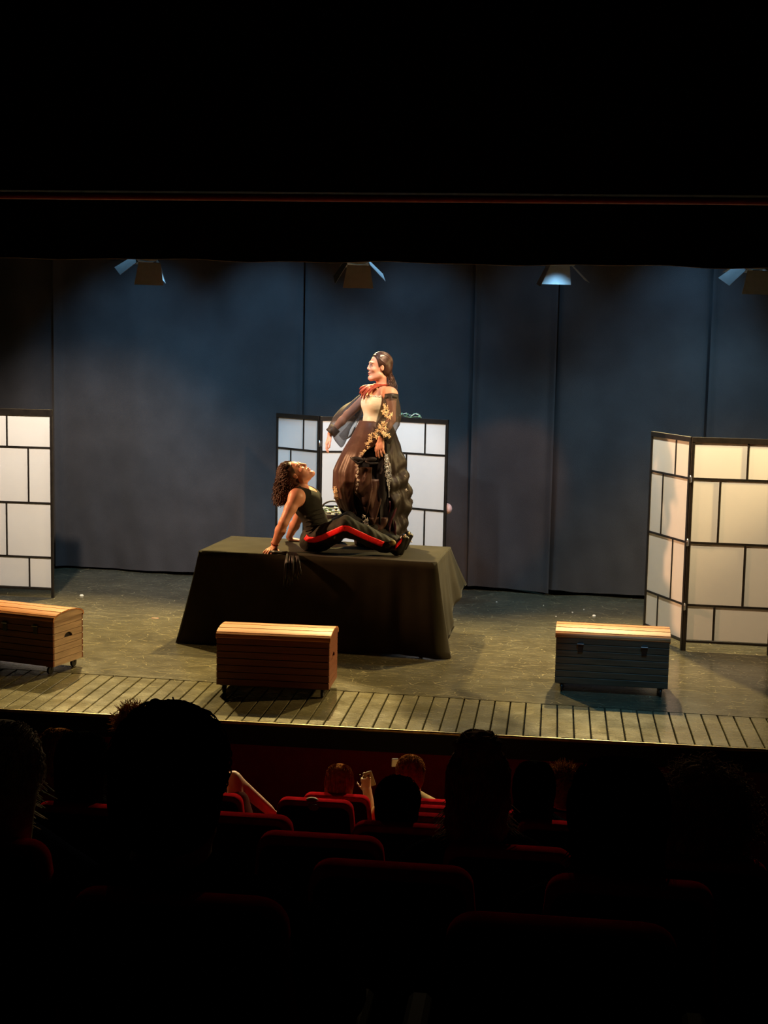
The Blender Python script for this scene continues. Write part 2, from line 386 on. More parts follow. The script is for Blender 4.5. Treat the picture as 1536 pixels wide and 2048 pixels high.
def strands(paths, radii, n=3):
    """many hairs as one mesh; paths (S,K,3)"""
    P = np.asarray(paths); S, K, _ = P.shape
    t = np.gradient(P, axis=1); t /= np.linalg.norm(t, axis=2, keepdims=True)+1e-9
    ref = np.array([.31, .57, .76]); u = np.cross(t, ref); u /= np.linalg.norm(u, axis=2, keepdims=True)+1e-9; v = np.cross(t, u)
    r = np.asarray(radii)[None, :, None, None]; ang = 2*PI*np.arange(n)/n
    V = P[:, :, None, :]+r*(np.cos(ang)[None, None, :, None]*u[:, :, None, :]+np.sin(ang)[None, None, :, None]*v[:, :, None, :])
    base = (np.arange(S)[:, None, None]*K+np.arange(K-1)[None, :, None])*n; j = np.arange(n)[None, None, :]; j2 = (j+1) % n
    Q = np.stack([base+j, base+j2, base+n+j2, base+n+j], -1).reshape(-1, 4)
    me = bpy.data.meshes.new('hair_strands'); V = V.reshape(-1, 3)
    me.vertices.add(len(V)); me.vertices.foreach_set('co', V.astype('f4').ravel())
    me.loops.add(Q.size); me.loops.foreach_set('vertex_index', Q.astype('i4').ravel())
    me.polygons.add(len(Q)); me.polygons.foreach_set('loop_start', np.arange(0, Q.size, 4, dtype='i4'))
    me.polygons.foreach_set('use_smooth', np.ones(len(Q), bool)); me.update(calc_edges=True); return me

# ================================================================== SETTING
def struct(mb, name, mt, parent=None, **k):
    o = mb.build(name, mt, parent, **k)
    if parent is None: o['kind'] = 'structure'
    return o
XL, XR = -7.2, 5.2
EDGE = 8.85                                     # downstage edge of the stage
def lip_y(x): return 9.70-0.062*x               # where the plank lip meets the painted stage
fl = MB()
# painted stage deck, its front border follows the lip line
vs = [(XL, lip_y(XL), 0), (XR, lip_y(XR), 0), (XR, 16.0, 0), (XL, 16.0, 0)]
fl.add(vs+[(a, b, -.12) for a, b, _ in vs], [(0, 1, 2, 3), (7, 6, 5, 4), (0, 4, 5, 1), (1, 5, 6, 2), (2, 6, 7, 3), (3, 7, 4, 0)])
floor = struct(fl, 'floor', M_floor)
sub = MB(); sub.box(((XL+XR)/2, 9.55, -.095), (XR-XL, 1.38, .09)); struct(sub, 'plank_bed', M_gap, floor)
px, pw, i = -4.9, .108, 0
while px < 2.6:
    mb = MB(); y0, y1 = EDGE+.02, lip_y(px+pw/2)-.008; g = .0045
    dz = RNG.normal()*.0008
    mb.box((px+pw/2, (y0+y1)/2, -.024+dz), (pw-2*g, y1-y0, .046), bev=.003); mb.build('plank', M_plank, floor)
    px += pw
mb = MB()                                        # fore-edge nosing
mb.tube([(x, EDGE+.006, -.012) for x in np.linspace(-6, 4.5, 60)], .013, 8)
no = struct(mb, 'trim_1', M_nosing)
mb = MB(); mb.box(((XL+XR)/2, EDGE+.03, -.09), (XR-XL, .05, .13)); struct(mb, 'trim_2', M_black)   # black fascia under the edge
mb = MB(); mb.box(((XL+XR)/2, EDGE+.10, -.56), (XR-XL, .08, .82)); struct(mb, 'wall_stage_front', M_riser)
# stepped floor of the stalls
ROWS = [7.6, 6.7, 5.8, 4.9, 4.0, 3.1, 2.2, 1.3, .4]
def seat_top(y): return 1.56-.298*(y-2.2)
def row_floor(y): return seat_top(y)-.98
mb = MB(); mb.box(((XL+XR)/2, 8.4, -1.02), (XR-XL, 1.2, .1)); af = struct(mb, 'floor_stalls', M_aud)
for y in ROWS:
    mb = MB(); z = row_floor(y); mb.box(((XL+XR)/2, y+.36, (z-1.4)/2), (XR-XL, .9, z+1.4)); mb.build('step', M_aud, af)
# auditorium shell
mb = MB(); mb.box((XL-.1, 7.0, 3.0), (.2, 18.4, 9.0)); struct(mb, 'wall_left', M_black)
mb = MB(); mb.box((XR+.1, 7.0, 3.0), (.2, 18.4, 9.0)); struct(mb, 'wall_right', M_black)
mb = MB(); mb.box(((XL+XR)/2, 7.0, 7.6), (XR-XL+.4, 18.4, .2)); struct(mb, 'ceiling', M_black)
mb = MB(); mb.box(((XL+XR)/2, 16.1, 3.0), (XR-XL, .2, 9.0)); struct(mb, 'wall_back', M_black)
mb = MB(); mb.box(((XL+XR)/2, 9.3, 5.46), (XR-XL, .16, 4.06)); struct(mb, 'wall_proscenium', M_black)
mb = MB(); mb.tube([(x, 9.215, 3.393) for x in np.linspace(XL, XR, 20)], .024, 12); struct(mb, 'trim_3', M_redrim)

# ---- backcloth: five widths of charcoal wool
def cloth_y(x): return 14.02-.075*x
def curtain(x0, x1, label, seed, pool=0.0):
    rg = np.random.default_rng(seed); nx, nz = 150, 40; P = []
    ph = rg.random(5)*6.28
    for i in range(nx+1):
        u = i/nx; x = x0+(x1-x0)*u; row = []
        e = min(u, 1-u); 
        for j in range(nz+1):
            v = j/nz; z = .035+.012*math.sin(x*2.1+seed)+v*5.2
            low = max(0, 1-z/1.6)
            d = .030*math.sin(x*5.3+ph[0]+.25*math.sin(z*.7+ph[1]))+.018*math.sin(x*11.7+ph[2]+.3*z*.3)+.012*math.sin(x*2.3+ph[3])
            d *= (.55+.45*v)
            d += .03*low*math.sin(x*3.1+ph[4])+.006*low*math.sin(x*23+z*6)
            d += .05*math.exp(-(e*(x1-x0)/.05)**2)*(1 if seed % 2 else -1)
            if pool: d += -.06*low*math.exp(-((u-pool)*(x1-x0)/.10)**2)
            zz = z+(.035*math.exp(-((u-pool)*(x1-x0)/.16)**2)*max(0, 1-v*6) if pool else 0)
            row.append((x, cloth_y(x)+d, zz))
        P.append(row)
    o = MB().grid(P).build('backdrop_curtain', M_curtain)
    return tag(o, label, 'curtain', 'dark curtains across the back of the stage')
curtain(-6.9, -5.20, 'dark backdrop curtain behind the leftmost white screen', 1)
curtain(-5.24, -2.57, 'wide dark curtain between the left and centre white screens', 2)
curtain(-2.60, -.80, 'dark backdrop curtain directly behind the centre screen and standing woman', 3)
curtain(-.84, -.03, 'narrow brownish-lit curtain just right of the centre screen', 4)
curtain(-.06, 1.45, 'dark curtain with gathered foot, left of the right-hand screen', 5, .06)
curtain(1.42, 4.6, 'dark backdrop curtain behind the right-hand screen at the edge', 6)

# ---- black border (teaser) hiding the lighting bar
P = []
for i in range(241):
    x = XL+(XR-XL)*i/240; row = []
    for j in range(9):
        v = j/8; z = 3.052+.006*math.sin(x*3.7)+.004*math.sin(x*9.1+1)+(5.6-3.05)*v
        row.append((x, 10.5+.035*math.sin(x*7+.6*math.sin(x*2.2)), z))
    P.append(row)
bd = MB().grid(P).build('border_curtain', M_border); tag(bd, 'long black border curtain hanging above the stage', 'curtain')
hem = MB(); hem.tube([(x, 10.488+.035*math.sin(x*7+.6*math.sin(x*2.2)), 3.054+.006*math.sin(x*3.7)+.004*math.sin(x*9.1+1)) for x in np.linspace(XL, XR, 240)], .0035, 5)
hem.build('hem_thread', mat('pale_hem_thread', (.22, .17, .14), .8), bd)

# ---- lighting bar with four barn-door lanterns
mb = MB(); mb.tube([(XL, 12.62, 3.62), (XR, 12.62, 3.62)], .024, 10)
bar = mb.build('lighting_bar', M_barn); tag(bar, 'steel lighting bar hung above the stage behind the border', 'pipe')
def lantern(x, yaw, tilt, label, spread):
    o = thing('stage_lantern', (x, 12.6, 3.18), label, 'stage light', 'barn-door lanterns above the stage', yaw)
    T = Matrix.Rotation(tilt, 4, 'X')
    def tv(p): return T @ Vector(p)
    # lantern looks along local -Z before the tilt
    b = MB(); b.tube([tv((0, 0, z)) for z in (.24, .22, .02, 0)], [.06, .11, .115, .105], 20)
    b.build('housing', M_barn, o, world=False)
    lens = MB(); lens.tube([tv((0, 0, -.001)), tv((0, 0, -.012))], .085, 20); lens.build('lens', mat('blue_gel', (.20, .55, .85), .3), o, world=False)
    q = .10
    for k, (ax, ay) in enumerate(((1, 0), (0, 1), (-1, 0), (0, -1))):
        a = math.radians(spread[k]); L = .20; n_ = Vector((ax, ay, 0)); t_ = Vector((-ay, ax, 0))
        d_ = (Vector((0, 0, -1))*math.cos(a)+n_*math.sin(a))
        r0 = n_*q+Vector((0, 0, -.012)); wd = q if k % 2 else q*.8
        pts = [r0-t_*wd, r0+t_*wd, r0+d_*L+t_*wd*1.35, r0+d_*L-t_*wd*1.35]
        fb = MB(); nn = d_.cross(t_).normalized()*.002
        fb.add([tv(p+nn) for p in pts]+[tv(p-nn) for p in pts], [(0, 1, 2, 3), (7, 6, 5, 4), (0, 4, 5, 1), (1, 5, 6, 2), (2, 6, 7, 3), (3, 7, 4, 0)])
        fb.build('barn_door', M_barn, o, world=False)
    yk = MB(); yk.tube([(-.13, 0, .10), (-.14, 0, .2), (-.08, 0, .36), (.08, 0, .36), (.14, 0, .2), (.13, 0, .10)], .012, 6); yk.tube([(0, 0, .35), (0, .02, .445)], .018, 8); yk.build('yoke', M_barn, o, world=False)
    d = bpy.data.lights.new('lantern_lamp', 'SPOT'); d.energy = 90; d.color = (.28, .66, 1.0); d.spot_size = math.radians(118); d.spot_blend = .7; d.shadow_soft_size = .05
    lo = bpy.data.objects.new('lantern_lamp', d); COL.objects.link(lo); lo.parent = o; lo.location = tv((0, 0, -.03)); lo.rotation_euler = (tilt, 0, 0)
    return o
lantern(-3.72, math.radians(32), math.radians(20), 'black barn-door lantern with a blue-lit left flap, above the curtain at far left', (20, 50, 52, 14))
lantern(-1.80, math.radians(14), math.radians(20), 'dark barn-door lantern hanging above the couple on the table', (46, 50, 30, 14))
lantern(-.02, math.radians(10), math.radians(8), 'barn-door lantern with two bright blue flaps, above the curtain join', (46, 20, 24, 110))
lantern(1.62, math.radians(22), math.radians(20), 'barn-door lantern above the right-hand screen near the picture edge', (22, 50, 46, 14))

# ================================================================== FOLDING SCREENS
def screen_panel(o, p0, p1, mirror=False, h=1.76, hinge_at=()):
    """one leaf of a folding screen from foot p0 to foot p1 (left to right): stiles, rails, bars and paper panes"""
    a = Vector((p0[0], p0[1], 0)); b = Vector((p1[0], p1[1], 0)); L = (b-a).length; d = (b-a)/L; rot = Matrix.Rotation(math.atan2(d.y, d.x), 3, 'Z')
    def at(u, z): return a+d*u+Vector((0, 0, z))
    st, th = .026, .022
    leaf = MB()
    for u in (st/2, L-st/2): leaf.box(at(u, h/2), (st, th, h), rot, .002)
    leaf.box(at(L/2, (h+1.718)/2), (L, th+.004, h-1.718), rot, .002)
    leaf.box(at(L/2, .083), (L-2*st, th, .022), rot, .002)
    lf = leaf.build('panel_frame', M_frame, o)
    rows = [(.100, .374), (.396, .891), (.911, 1.414), (1.434, 1.718)]
    fr = [.33, .67, .33, .65]
    bars = MB()
    for k, (z0, z1) in enumerate(rows):
        if k: bars.box(at(L/2, z0-.011), (L-2*st, .016, .018), rot, .001)
        f = fr[k] if not mirror else 1-fr[k]
        us = st+(L-2*st)*f
        bars.box(at(us, (z0+z1)/2), (.016, .016, z1-z0+.004), rot, .001)
        for (u0, u1) in ((st, us-.008), (us+.008, L-st)):
            p = MB(); p.box(at((u0+u1)/2, (z0+z1)/2), (u1-u0+.004, .004, z1-z0+.004), rot); p.build('pane', M_pane, lf)
    bars.build('glazing_bar', M_frame, lf)
    for z in hinge_at:
        hb = MB(); c = at(L if hinge_at[0] > 0 else 0, abs(z))
        hb.tube([c+Vector((0, -.014, -.03)), c+Vector((0, -.014, .03))], .006, 8); hb.box(c+Vector((0, -.010, 0)), (.05, .003, .05), rot); hb.build('hinge', M_steel, o)
def along(p, ang, L): return (p[0]+L*math.cos(math.radians(ang)), p[1]+L*math.sin(math.radians(ang)))
s = thing('folding_screen', (-5.0, 12.8, 0), 'white paned folding screen cut by the left picture edge', 'screen', 'black-framed white paper folding screens')
pr = (-4.672, 12.76); pl = along(pr, 179.0, .70); pll = along(pl, 125, .70)
screen_panel(s, pl, pr, True, 1.78); screen_panel(s, pll, pl, True, 1.78)
s = thing('folding_screen', (-1.8, 13.3, 0), 'three-panel white folding screen behind the table', 'screen', 'black-framed white paper folding screens')
c0 = (-2.228, 13.25); cl = (-2.715, 13.62); cr = (-1.005, 13.20); cm = (-1.62, 13.47)
screen_panel(s, cl, c0, False, 1.76, (.35, .9, 1.5)); screen_panel(s, c0, cm, False, 1.76); screen_panel(s, cm, cr, False, 1.76)
s = thing('folding_screen', (1.1, 11.9, 0), 'cream-lit white folding screen at the right picture edge', 'screen', 'black-framed white paper folding screens')
h0 = (1.085, 11.66); hl = along(h0, 114, .68); hr = along(h0, -2.5, .70); hrr = along(hr, 50, .7)
screen_panel(s, hl, h0, False, 1.76, (.37, .9, 1.42)); screen_panel(s, h0, hr, False, 1.76); screen_panel(s, hr, hrr, False, 1.76)
# garland over the top of the centre screen
g = thing('leaf_garland', (-1.37, 13.37, 1.76), 'small green leaf garland draped over the centre screen top', 'garland')
rg = random.Random(3)
st_ = MB(); st_.tube([(-1.48+.035*i, 13.41-.0154*i+.004*math.sin(i*2), 1.768+.006*math.sin(i*1.7)) for i in range(7)], .005, 6); st_.build('stem', M_green, g)
for i in range(16):
    c = Vector((-1.47+.013*i+rg.uniform(-.01, .01), 13.405-.0057*i+rg.uniform(-.02, .02), 1.778+rg.uniform(-.006, .022)))
    r_ = Matrix.Rotation(rg.uniform(0, 6), 3, 'Z') @ Matrix.Rotation(rg.uniform(-.7, .7), 3, 'Y')
    lf = MB(); lf.ball(c, (.024, .012, .004), 8, 5, r_); lf.build('leaf', M_green if i % 3 else M_white, g)
bl = MB(); bl.ball((-1.005, 13.26, .918), (.050, .04, .052), 18, 12); bo = bl.build('paper_ball', M_pink)
tag(bo, 'pale pink round paper ball peeking from behind the centre screen', 'ball')
sg = MB(); sg.tube([(-1.005, 13.255, .97), (-1.004, 13.23, 1.4), (-1.005, 13.212, 1.763)], .0015, 4); sg.build('string', M_band, bo)

# ================================================================== WHEELED CHESTS
def make_chest(label, front, side, latches):
    W, D, z0, zt = .80, .385, .062, .405
    o = thing('wheeled_chest', (0, 0, 0), label, 'chest', 'slatted wooden chests on castors')
    c = MB(); c.box((0, 0, (z0+zt)/2), (W-.03, D-.03, zt-z0-.01)); c.build('carcass', M_inside, o, world=False)
    n = 7; hh = (zt-z0)/n
    for k in range(n):
        zc = z0+hh*(k+.5)
        for sy in (-1, 1):
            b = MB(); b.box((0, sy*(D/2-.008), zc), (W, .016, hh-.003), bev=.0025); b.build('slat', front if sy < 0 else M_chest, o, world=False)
    ne = 7
    for sx in (-1, 1):
        for k in range(ne):
            y0_, y1_ = -D/2+.017, D/2-.017; za, zb = z0+hh*k+.0015, z0+hh*(k+1)-.0015
            b = MB(); xx = sx*(W/2-.008)
            if k == 4:   # half-moon hand hole on the lower edge of this slat
                poly = [(y0_, za)]+[(-.052*math.cos(PI*t/10), za+.034*math.sin(PI*t/10)) for t in range(11)]+[(y1_, za), (y1_, zb), (y0_, zb)]
            else: poly = [(y0_, za), (y1_, za), (y1_, zb), (y0_, zb)]
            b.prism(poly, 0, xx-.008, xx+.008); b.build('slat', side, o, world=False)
        e = MB(); N = 12
        poly = [(-D/2+.004, zt)]+[(-(D/2-.004)*math.cos(PI*t/N), zt+.052*math.sin(PI*t/N)**.85) for t in range(1, N)]+[(D/2-.004, zt)]
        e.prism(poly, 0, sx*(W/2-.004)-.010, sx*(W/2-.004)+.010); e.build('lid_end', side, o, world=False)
    ns = 6; 
    for k in range(ns):
        t0, t1 = PI*k/ns+.035, PI*(k+1)/ns-.035
        if k == 0: t0 = 0
        if k == ns-1: t1 = PI
        outer = [(-(D/2+.004)*math.cos(t), zt+.002+.056*math.sin(t)**.85 if math.sin(t) > 1e-6 else zt) for t in np.linspace(t0, t1, 4)]
        inner = [(y*.95, z-.012) for y, z in reversed(outer)]
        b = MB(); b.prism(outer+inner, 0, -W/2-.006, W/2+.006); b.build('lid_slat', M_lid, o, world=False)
    for x in latches:
        hp = MB(); hp.box((x, -D/2-.005, zt-.070), (.036, .008, .075), bev=.002); h_ = hp.build('hasp', M_boot, o, world=False)
        hp = MB(); hp.box((x, -D/2-.012, zt-.046), (.050, .016, .008), bev=.002); hp.build('hasp_tongue', M_steel, h_, world=False)
    for sx in (-1, 1):
        for sy in (-1, 1):
            x, y = sx*(W/2-.05), sy*(D/2-.045)
            f = MB(); f.box((x, y, z0-.004), (.05, .05, .006)); f.box((x-.012, y, z0-.016), (.003, .022, .028)); f.box((x+.012, y, z0-.016), (.003, .022, .028)); cs = f.build('caster', M_boot, o, world=False)
            wv = MB(); wv.tube([(x-.009, y-.012, .030), (x+.009, y-.012, .030)], .030, 18); wv.build('wheel', M_rubber, cs, world=False)
    return o
c1 = make_chest('brown wooden chest with round lid, before the black table', M_chest, M_chest, ())
c1.location = (-1.915, 9.725, 0); c1.rotation_euler = (0, 0, math.radians(.4)); ORG[c1.name] = Vector((0, 0, 0))
c2 = make_chest('brown wooden chest with slatted end toned as side-lit, cut by the left picture edge', M_chest, M_chest_lit, (-.02, .25))
c2.location = (-3.935, 10.085, 0); c2.rotation_euler = (0, 0, math.radians(-15)); 
c3 = make_chest('dark-fronted wooden chest with two hasps, before the right-hand screen', M_chest_dark, M_chest, (-.225, .225))
c3.location = (.452, 10.245, 0); c3.rotation_euler = (0, 0, math.radians(-2))

# ================================================================== TABLE AND BLACK CLOTH
FL, FR, BR, BL = Vector((-2.88, 11.24, 0)), Vector((-.91, 11.09, 0)), Vector((-.87, 11.99, 0)), Vector((-2.82, 12.16, 0))
TZ = .74
t = thing('folding_table', (-1.87, 11.62, 0), 'long table hidden under the black cloth, holding two performers', 'table')
ctr = (FL+FR+BR+BL)/4
ins = [ctr+(p-ctr)*.985 for p in (FL, FR, BR, BL)]
tp = MB(); tp.add([p+Vector((0, 0, TZ-.04)) for p in ins]+[p+Vector((0, 0, TZ-.006)) for p in ins], [(3, 2, 1, 0), (4, 5, 6, 7), (0, 1, 5, 4), (1, 2, 6, 5), (2, 3, 7, 6), (3, 0, 4, 7)]); tp.build('tabletop', M_black, t)
for p in (FL, FR, BR, BL):
    q = ctr+(p-ctr)*.88; l = MB(); l.tube([q, q+Vector((0, 0, TZ-.04))], .016, 8); l.build('leg', M_black, t)
def drape():
    # perimeter of the table top, sampled; the cloth drops from each point and flares at the corners
    cs = [FL, FR, BR, BL]; pts = []; N = [60, 36, 40, 36]
    for e in range(4):
        a, b = cs[e], cs[(e+1) % 4]
        for i in range(N[e]): pts.append((a.lerp(b, i/N[e]), e, i/N[e]))
    rows = 14; P = []
    for (p, e, u) in pts:
        d = (cs[(e+1) % 4]-cs[e]).normalized(); nrm = Vector((d.y, -d.x, 0))
        L = (cs[(e+1) % 4]-cs[e]).length
        e0, e1 = u*L, (1-u)*L
        corner = math.exp(-(e0/.16)**2)+math.exp(-(e1/.16)**2)
        cdir = (d*(math.exp(-(e1/.16)**2)-math.exp(-(e0/.16)**2)))
        drop = TZ-.006
        if e == 1:      # right end: the hem rises to the back
            drop = TZ*(1-.55*max(0, (u-.18)/.82)) if u < .92 else TZ*.48
        if e == 2: drop = TZ*(.46+.5*min(1, u*3))
        row = []
        for j in range(rows+1):
            v = j/rows; z = TZ-drop*v
            fl_ = .16 if e == 0 else (.10 if e == 1 else .12)
            off = nrm*(fl_*v**1.15*(.75+.35*corner)+.003)+cdir*(.13*v**1.1)
            fold = (.018*math.sin(e0*21+e*2)+.012*math.sin(e0*43+1.3))*v*(.25+.75*max(math.exp(-(e0/.35)**2), math.exp(-(e1/.35)**2)))
            if e == 1: fold += .03*v*math.sin(u*17)
            q = p+off+nrm*fold; zz = max(z, .006+.004*math.sin(e0*9))
            if e == 0: zz += .03*v**3*math.exp(-((u-.5)/.25)**2)*0
            row.append((q.x, q.y, zz))
        P.append(row)
    mb = MB(); mb.grid(P, closed_u=True)
    # top sheet
    nu, nv = 44, 20; G = []
    for i in range(nu+1):
        row = []
        for j in range(nv+1):
            a = FL.lerp(FR, i/nu); b = BL.lerp(BR, i/nu); q = a.lerp(b, j/nv)
            z = TZ+.0025*math.sin(q.x*9+q.y*4)+.002*math.sin(q.x*17-q.y*13) if 0 < i < nu and 0 < j < nv else TZ
            row.append((q.x, q.y, z))
        G.append(row)
    mb.grid(G)
    o = mb.build('tablecloth', M_cloth, None, solid=.004)
    return tag(o, 'black cloth draped to the floor over the long table', 'tablecloth')
drape()

# ================================================================== PEOPLE
def A(*p): return np.array(p, float)
def nrm(v): v = np.array(v, float); return v/np.linalg.norm(v)
def frame(f, u):
    f = nrm(f); u = np.array(u, float); u = nrm(u-f*(u@f)); l = np.cross(u, f); return f, l, u
def head(F, C, f, u, s=1.0, jaw=1.0):
    """a head with face, nose, lips, chin, ears; local axes forward f, left l, up u"""
    f, l, u = frame(f, u); C = A(*C); R = np.stack([f, l, u], 1)
    def p(a, b, c): return C+s*(a*f+b*l+c*u)
    def E_(c, r, k, op='add'): F.ell(p(*c), A(*r)*s, R, k*s, op)
    E_((-.012, 0, .036), (.094, .074, .084), .02)
    E_((.028, 0, -.040), (.060, .056*jaw, .082), .03)
    for sd in (-1, 1):
        F.cone(p(.0, sd*.048*jaw, -.070), p(.070, sd*.014, -.108), .021*s, .017*s, .025*s)      # jaw line
        E_((.064, sd*.036, -.026), (.022, .022, .020), .02)                                        # cheek
        E_((.088, sd*.031, .014), (.015, .019, .013), .012, 'sub')                                 # eye socket
        E_((.0725, sd*.031, .012), (.0105, .014, .0115), .004)                                      # lids over the eyeball
        E_((.077, sd*.028, .034), (.012, .026, .010), .016)                                        # brow
        E_((-.008, sd*.075, -.006), (.016, .007, .027), .006)                                      # ear
        E_((.002, sd*.081, -.003), (.008, .005, .014), .004, 'sub')
        F.cone(p(.086, sd*.010, -.028), p(.092, sd*.009, -.028), .0085*s, .008*s, .006*s)          # nostril wing
    F.cone(p(.083, 0, .026), p(.103, 0, -.020), .0085*s, .0105*s, .012*s)                          # nose
    E_((.085, 0, -.056), (.013, .024, .0075), .006); E_((.083, 0, -.071), (.013, .021, .0085), .006)
    E_((.092, 0, -.0635), (.010, .020, .0022), .003, 'sub')
    E_((.072, 0, -.104), (.021, .023, .018), .02)
    return p, R
def face_bits(par, p, R, s, hairmat=None, closed=False):
    rot = Matrix([list(r) for r in R])
    for sd in (-1, 1):
        e = MB(); e.ball(p(.0745, sd*.031, .011), (.0100*s, .0110*s, .0058*s), 10, 8, rot); eo = e.build('eye', M_eyew, par)
        e = MB(); e.ball(p(.0812, sd*.031, .011), (.0045*s, .0052*s, .0052*s), 10, 8, rot); e.build('iris', M_eye, eo)
        b = MB(); b.tube([p(.0830, sd*.018, .0150), p(.0845, sd*.030, .0190), p(.0780, sd*.043, .0130)], [.0014*s, .0022*s, .0012*s], 6); b.build('eyelash', M_eye, par)
        b = MB(); b.tube([p(.0885, sd*.012, .033), p(.0875, sd*.027, .039), p(.077, sd*.045, .036)], [.0028*s, .0036*s, .0018*s], 6); b.build('eyebrow', hairmat or M_brow, par)
    b = MB(); b.ball(p(.0905, 0, -.0565), (.0085*s, .021*s, .0055*s), 10, 6, rot); b.ball(p(.0885, 0, -.0705), (.0085*s, .018*s, .0065*s), 10, 6, rot); b.build('lips', M_lips, par)
def hand(F, w, d, n, t, s=1.0, curl=(.2, .25, .25, .3), fan=.16, thumb=(.75, .55), k=.006):
    """palm and five fingers; d towards the fingertips, n back of the hand, t thumb side"""
    w = A(*w); d = nrm(d); t = nrm(A(*t)-d*(A(*t)@d)); n = nrm(A(*n)-d*(A(*n)@d)-t*(A(*n)@t))
    offs = (.030, .010, -.010, -.029); Ln = (.070, .078, .072, .056); pl = (.088, .090, .085, .078)
    for i in range(4):
        kn = w+s*(d*pl[i]+t*offs[i]); F.cone(w+s*(t*offs[i]*.55+d*.006), kn, .0145*s, .0115*s, .012*s)
        a = fan*(1.2-.8*i)*(1 if True else 0); dr = nrm(d*math.cos(a)+t*math.sin(a)); c = curl[i]; p0 = kn; ang = c*.7
        for q, fr in enumerate((.46, .30, .24)):
            v = nrm(dr*math.cos(ang)-n*math.sin(ang)); p1 = p0+v*Ln[i]*fr*s
            F.cone(p0, p1, (.0092-.0008*q)*s, (.0086-.0010*q)*s, .003*s); p0 = p1; ang += c
    b0 = w+s*(d*.016+t*.018-n*.004); b1 = b0+s*.044*nrm(d*math.cos(thumb[0])+t*math.sin(thumb[0])-n*.25); b2 = b1+s*.034*nrm(d*math.cos(thumb[1])+t*math.sin(thumb[1])-n*.2); b3 = b2+s*.026*nrm(d*math.cos(thumb[1]-.2)+t*math.sin(thumb[1]-.2)-n*.25)
    F.cone(b0, b1, .0145*s, .0115*s, .010*s); F.cone(b1, b2, .0105*s, .0095*s, .004*s); F.cone(b2, b3, .0095*s, .0078*s, .004*s)

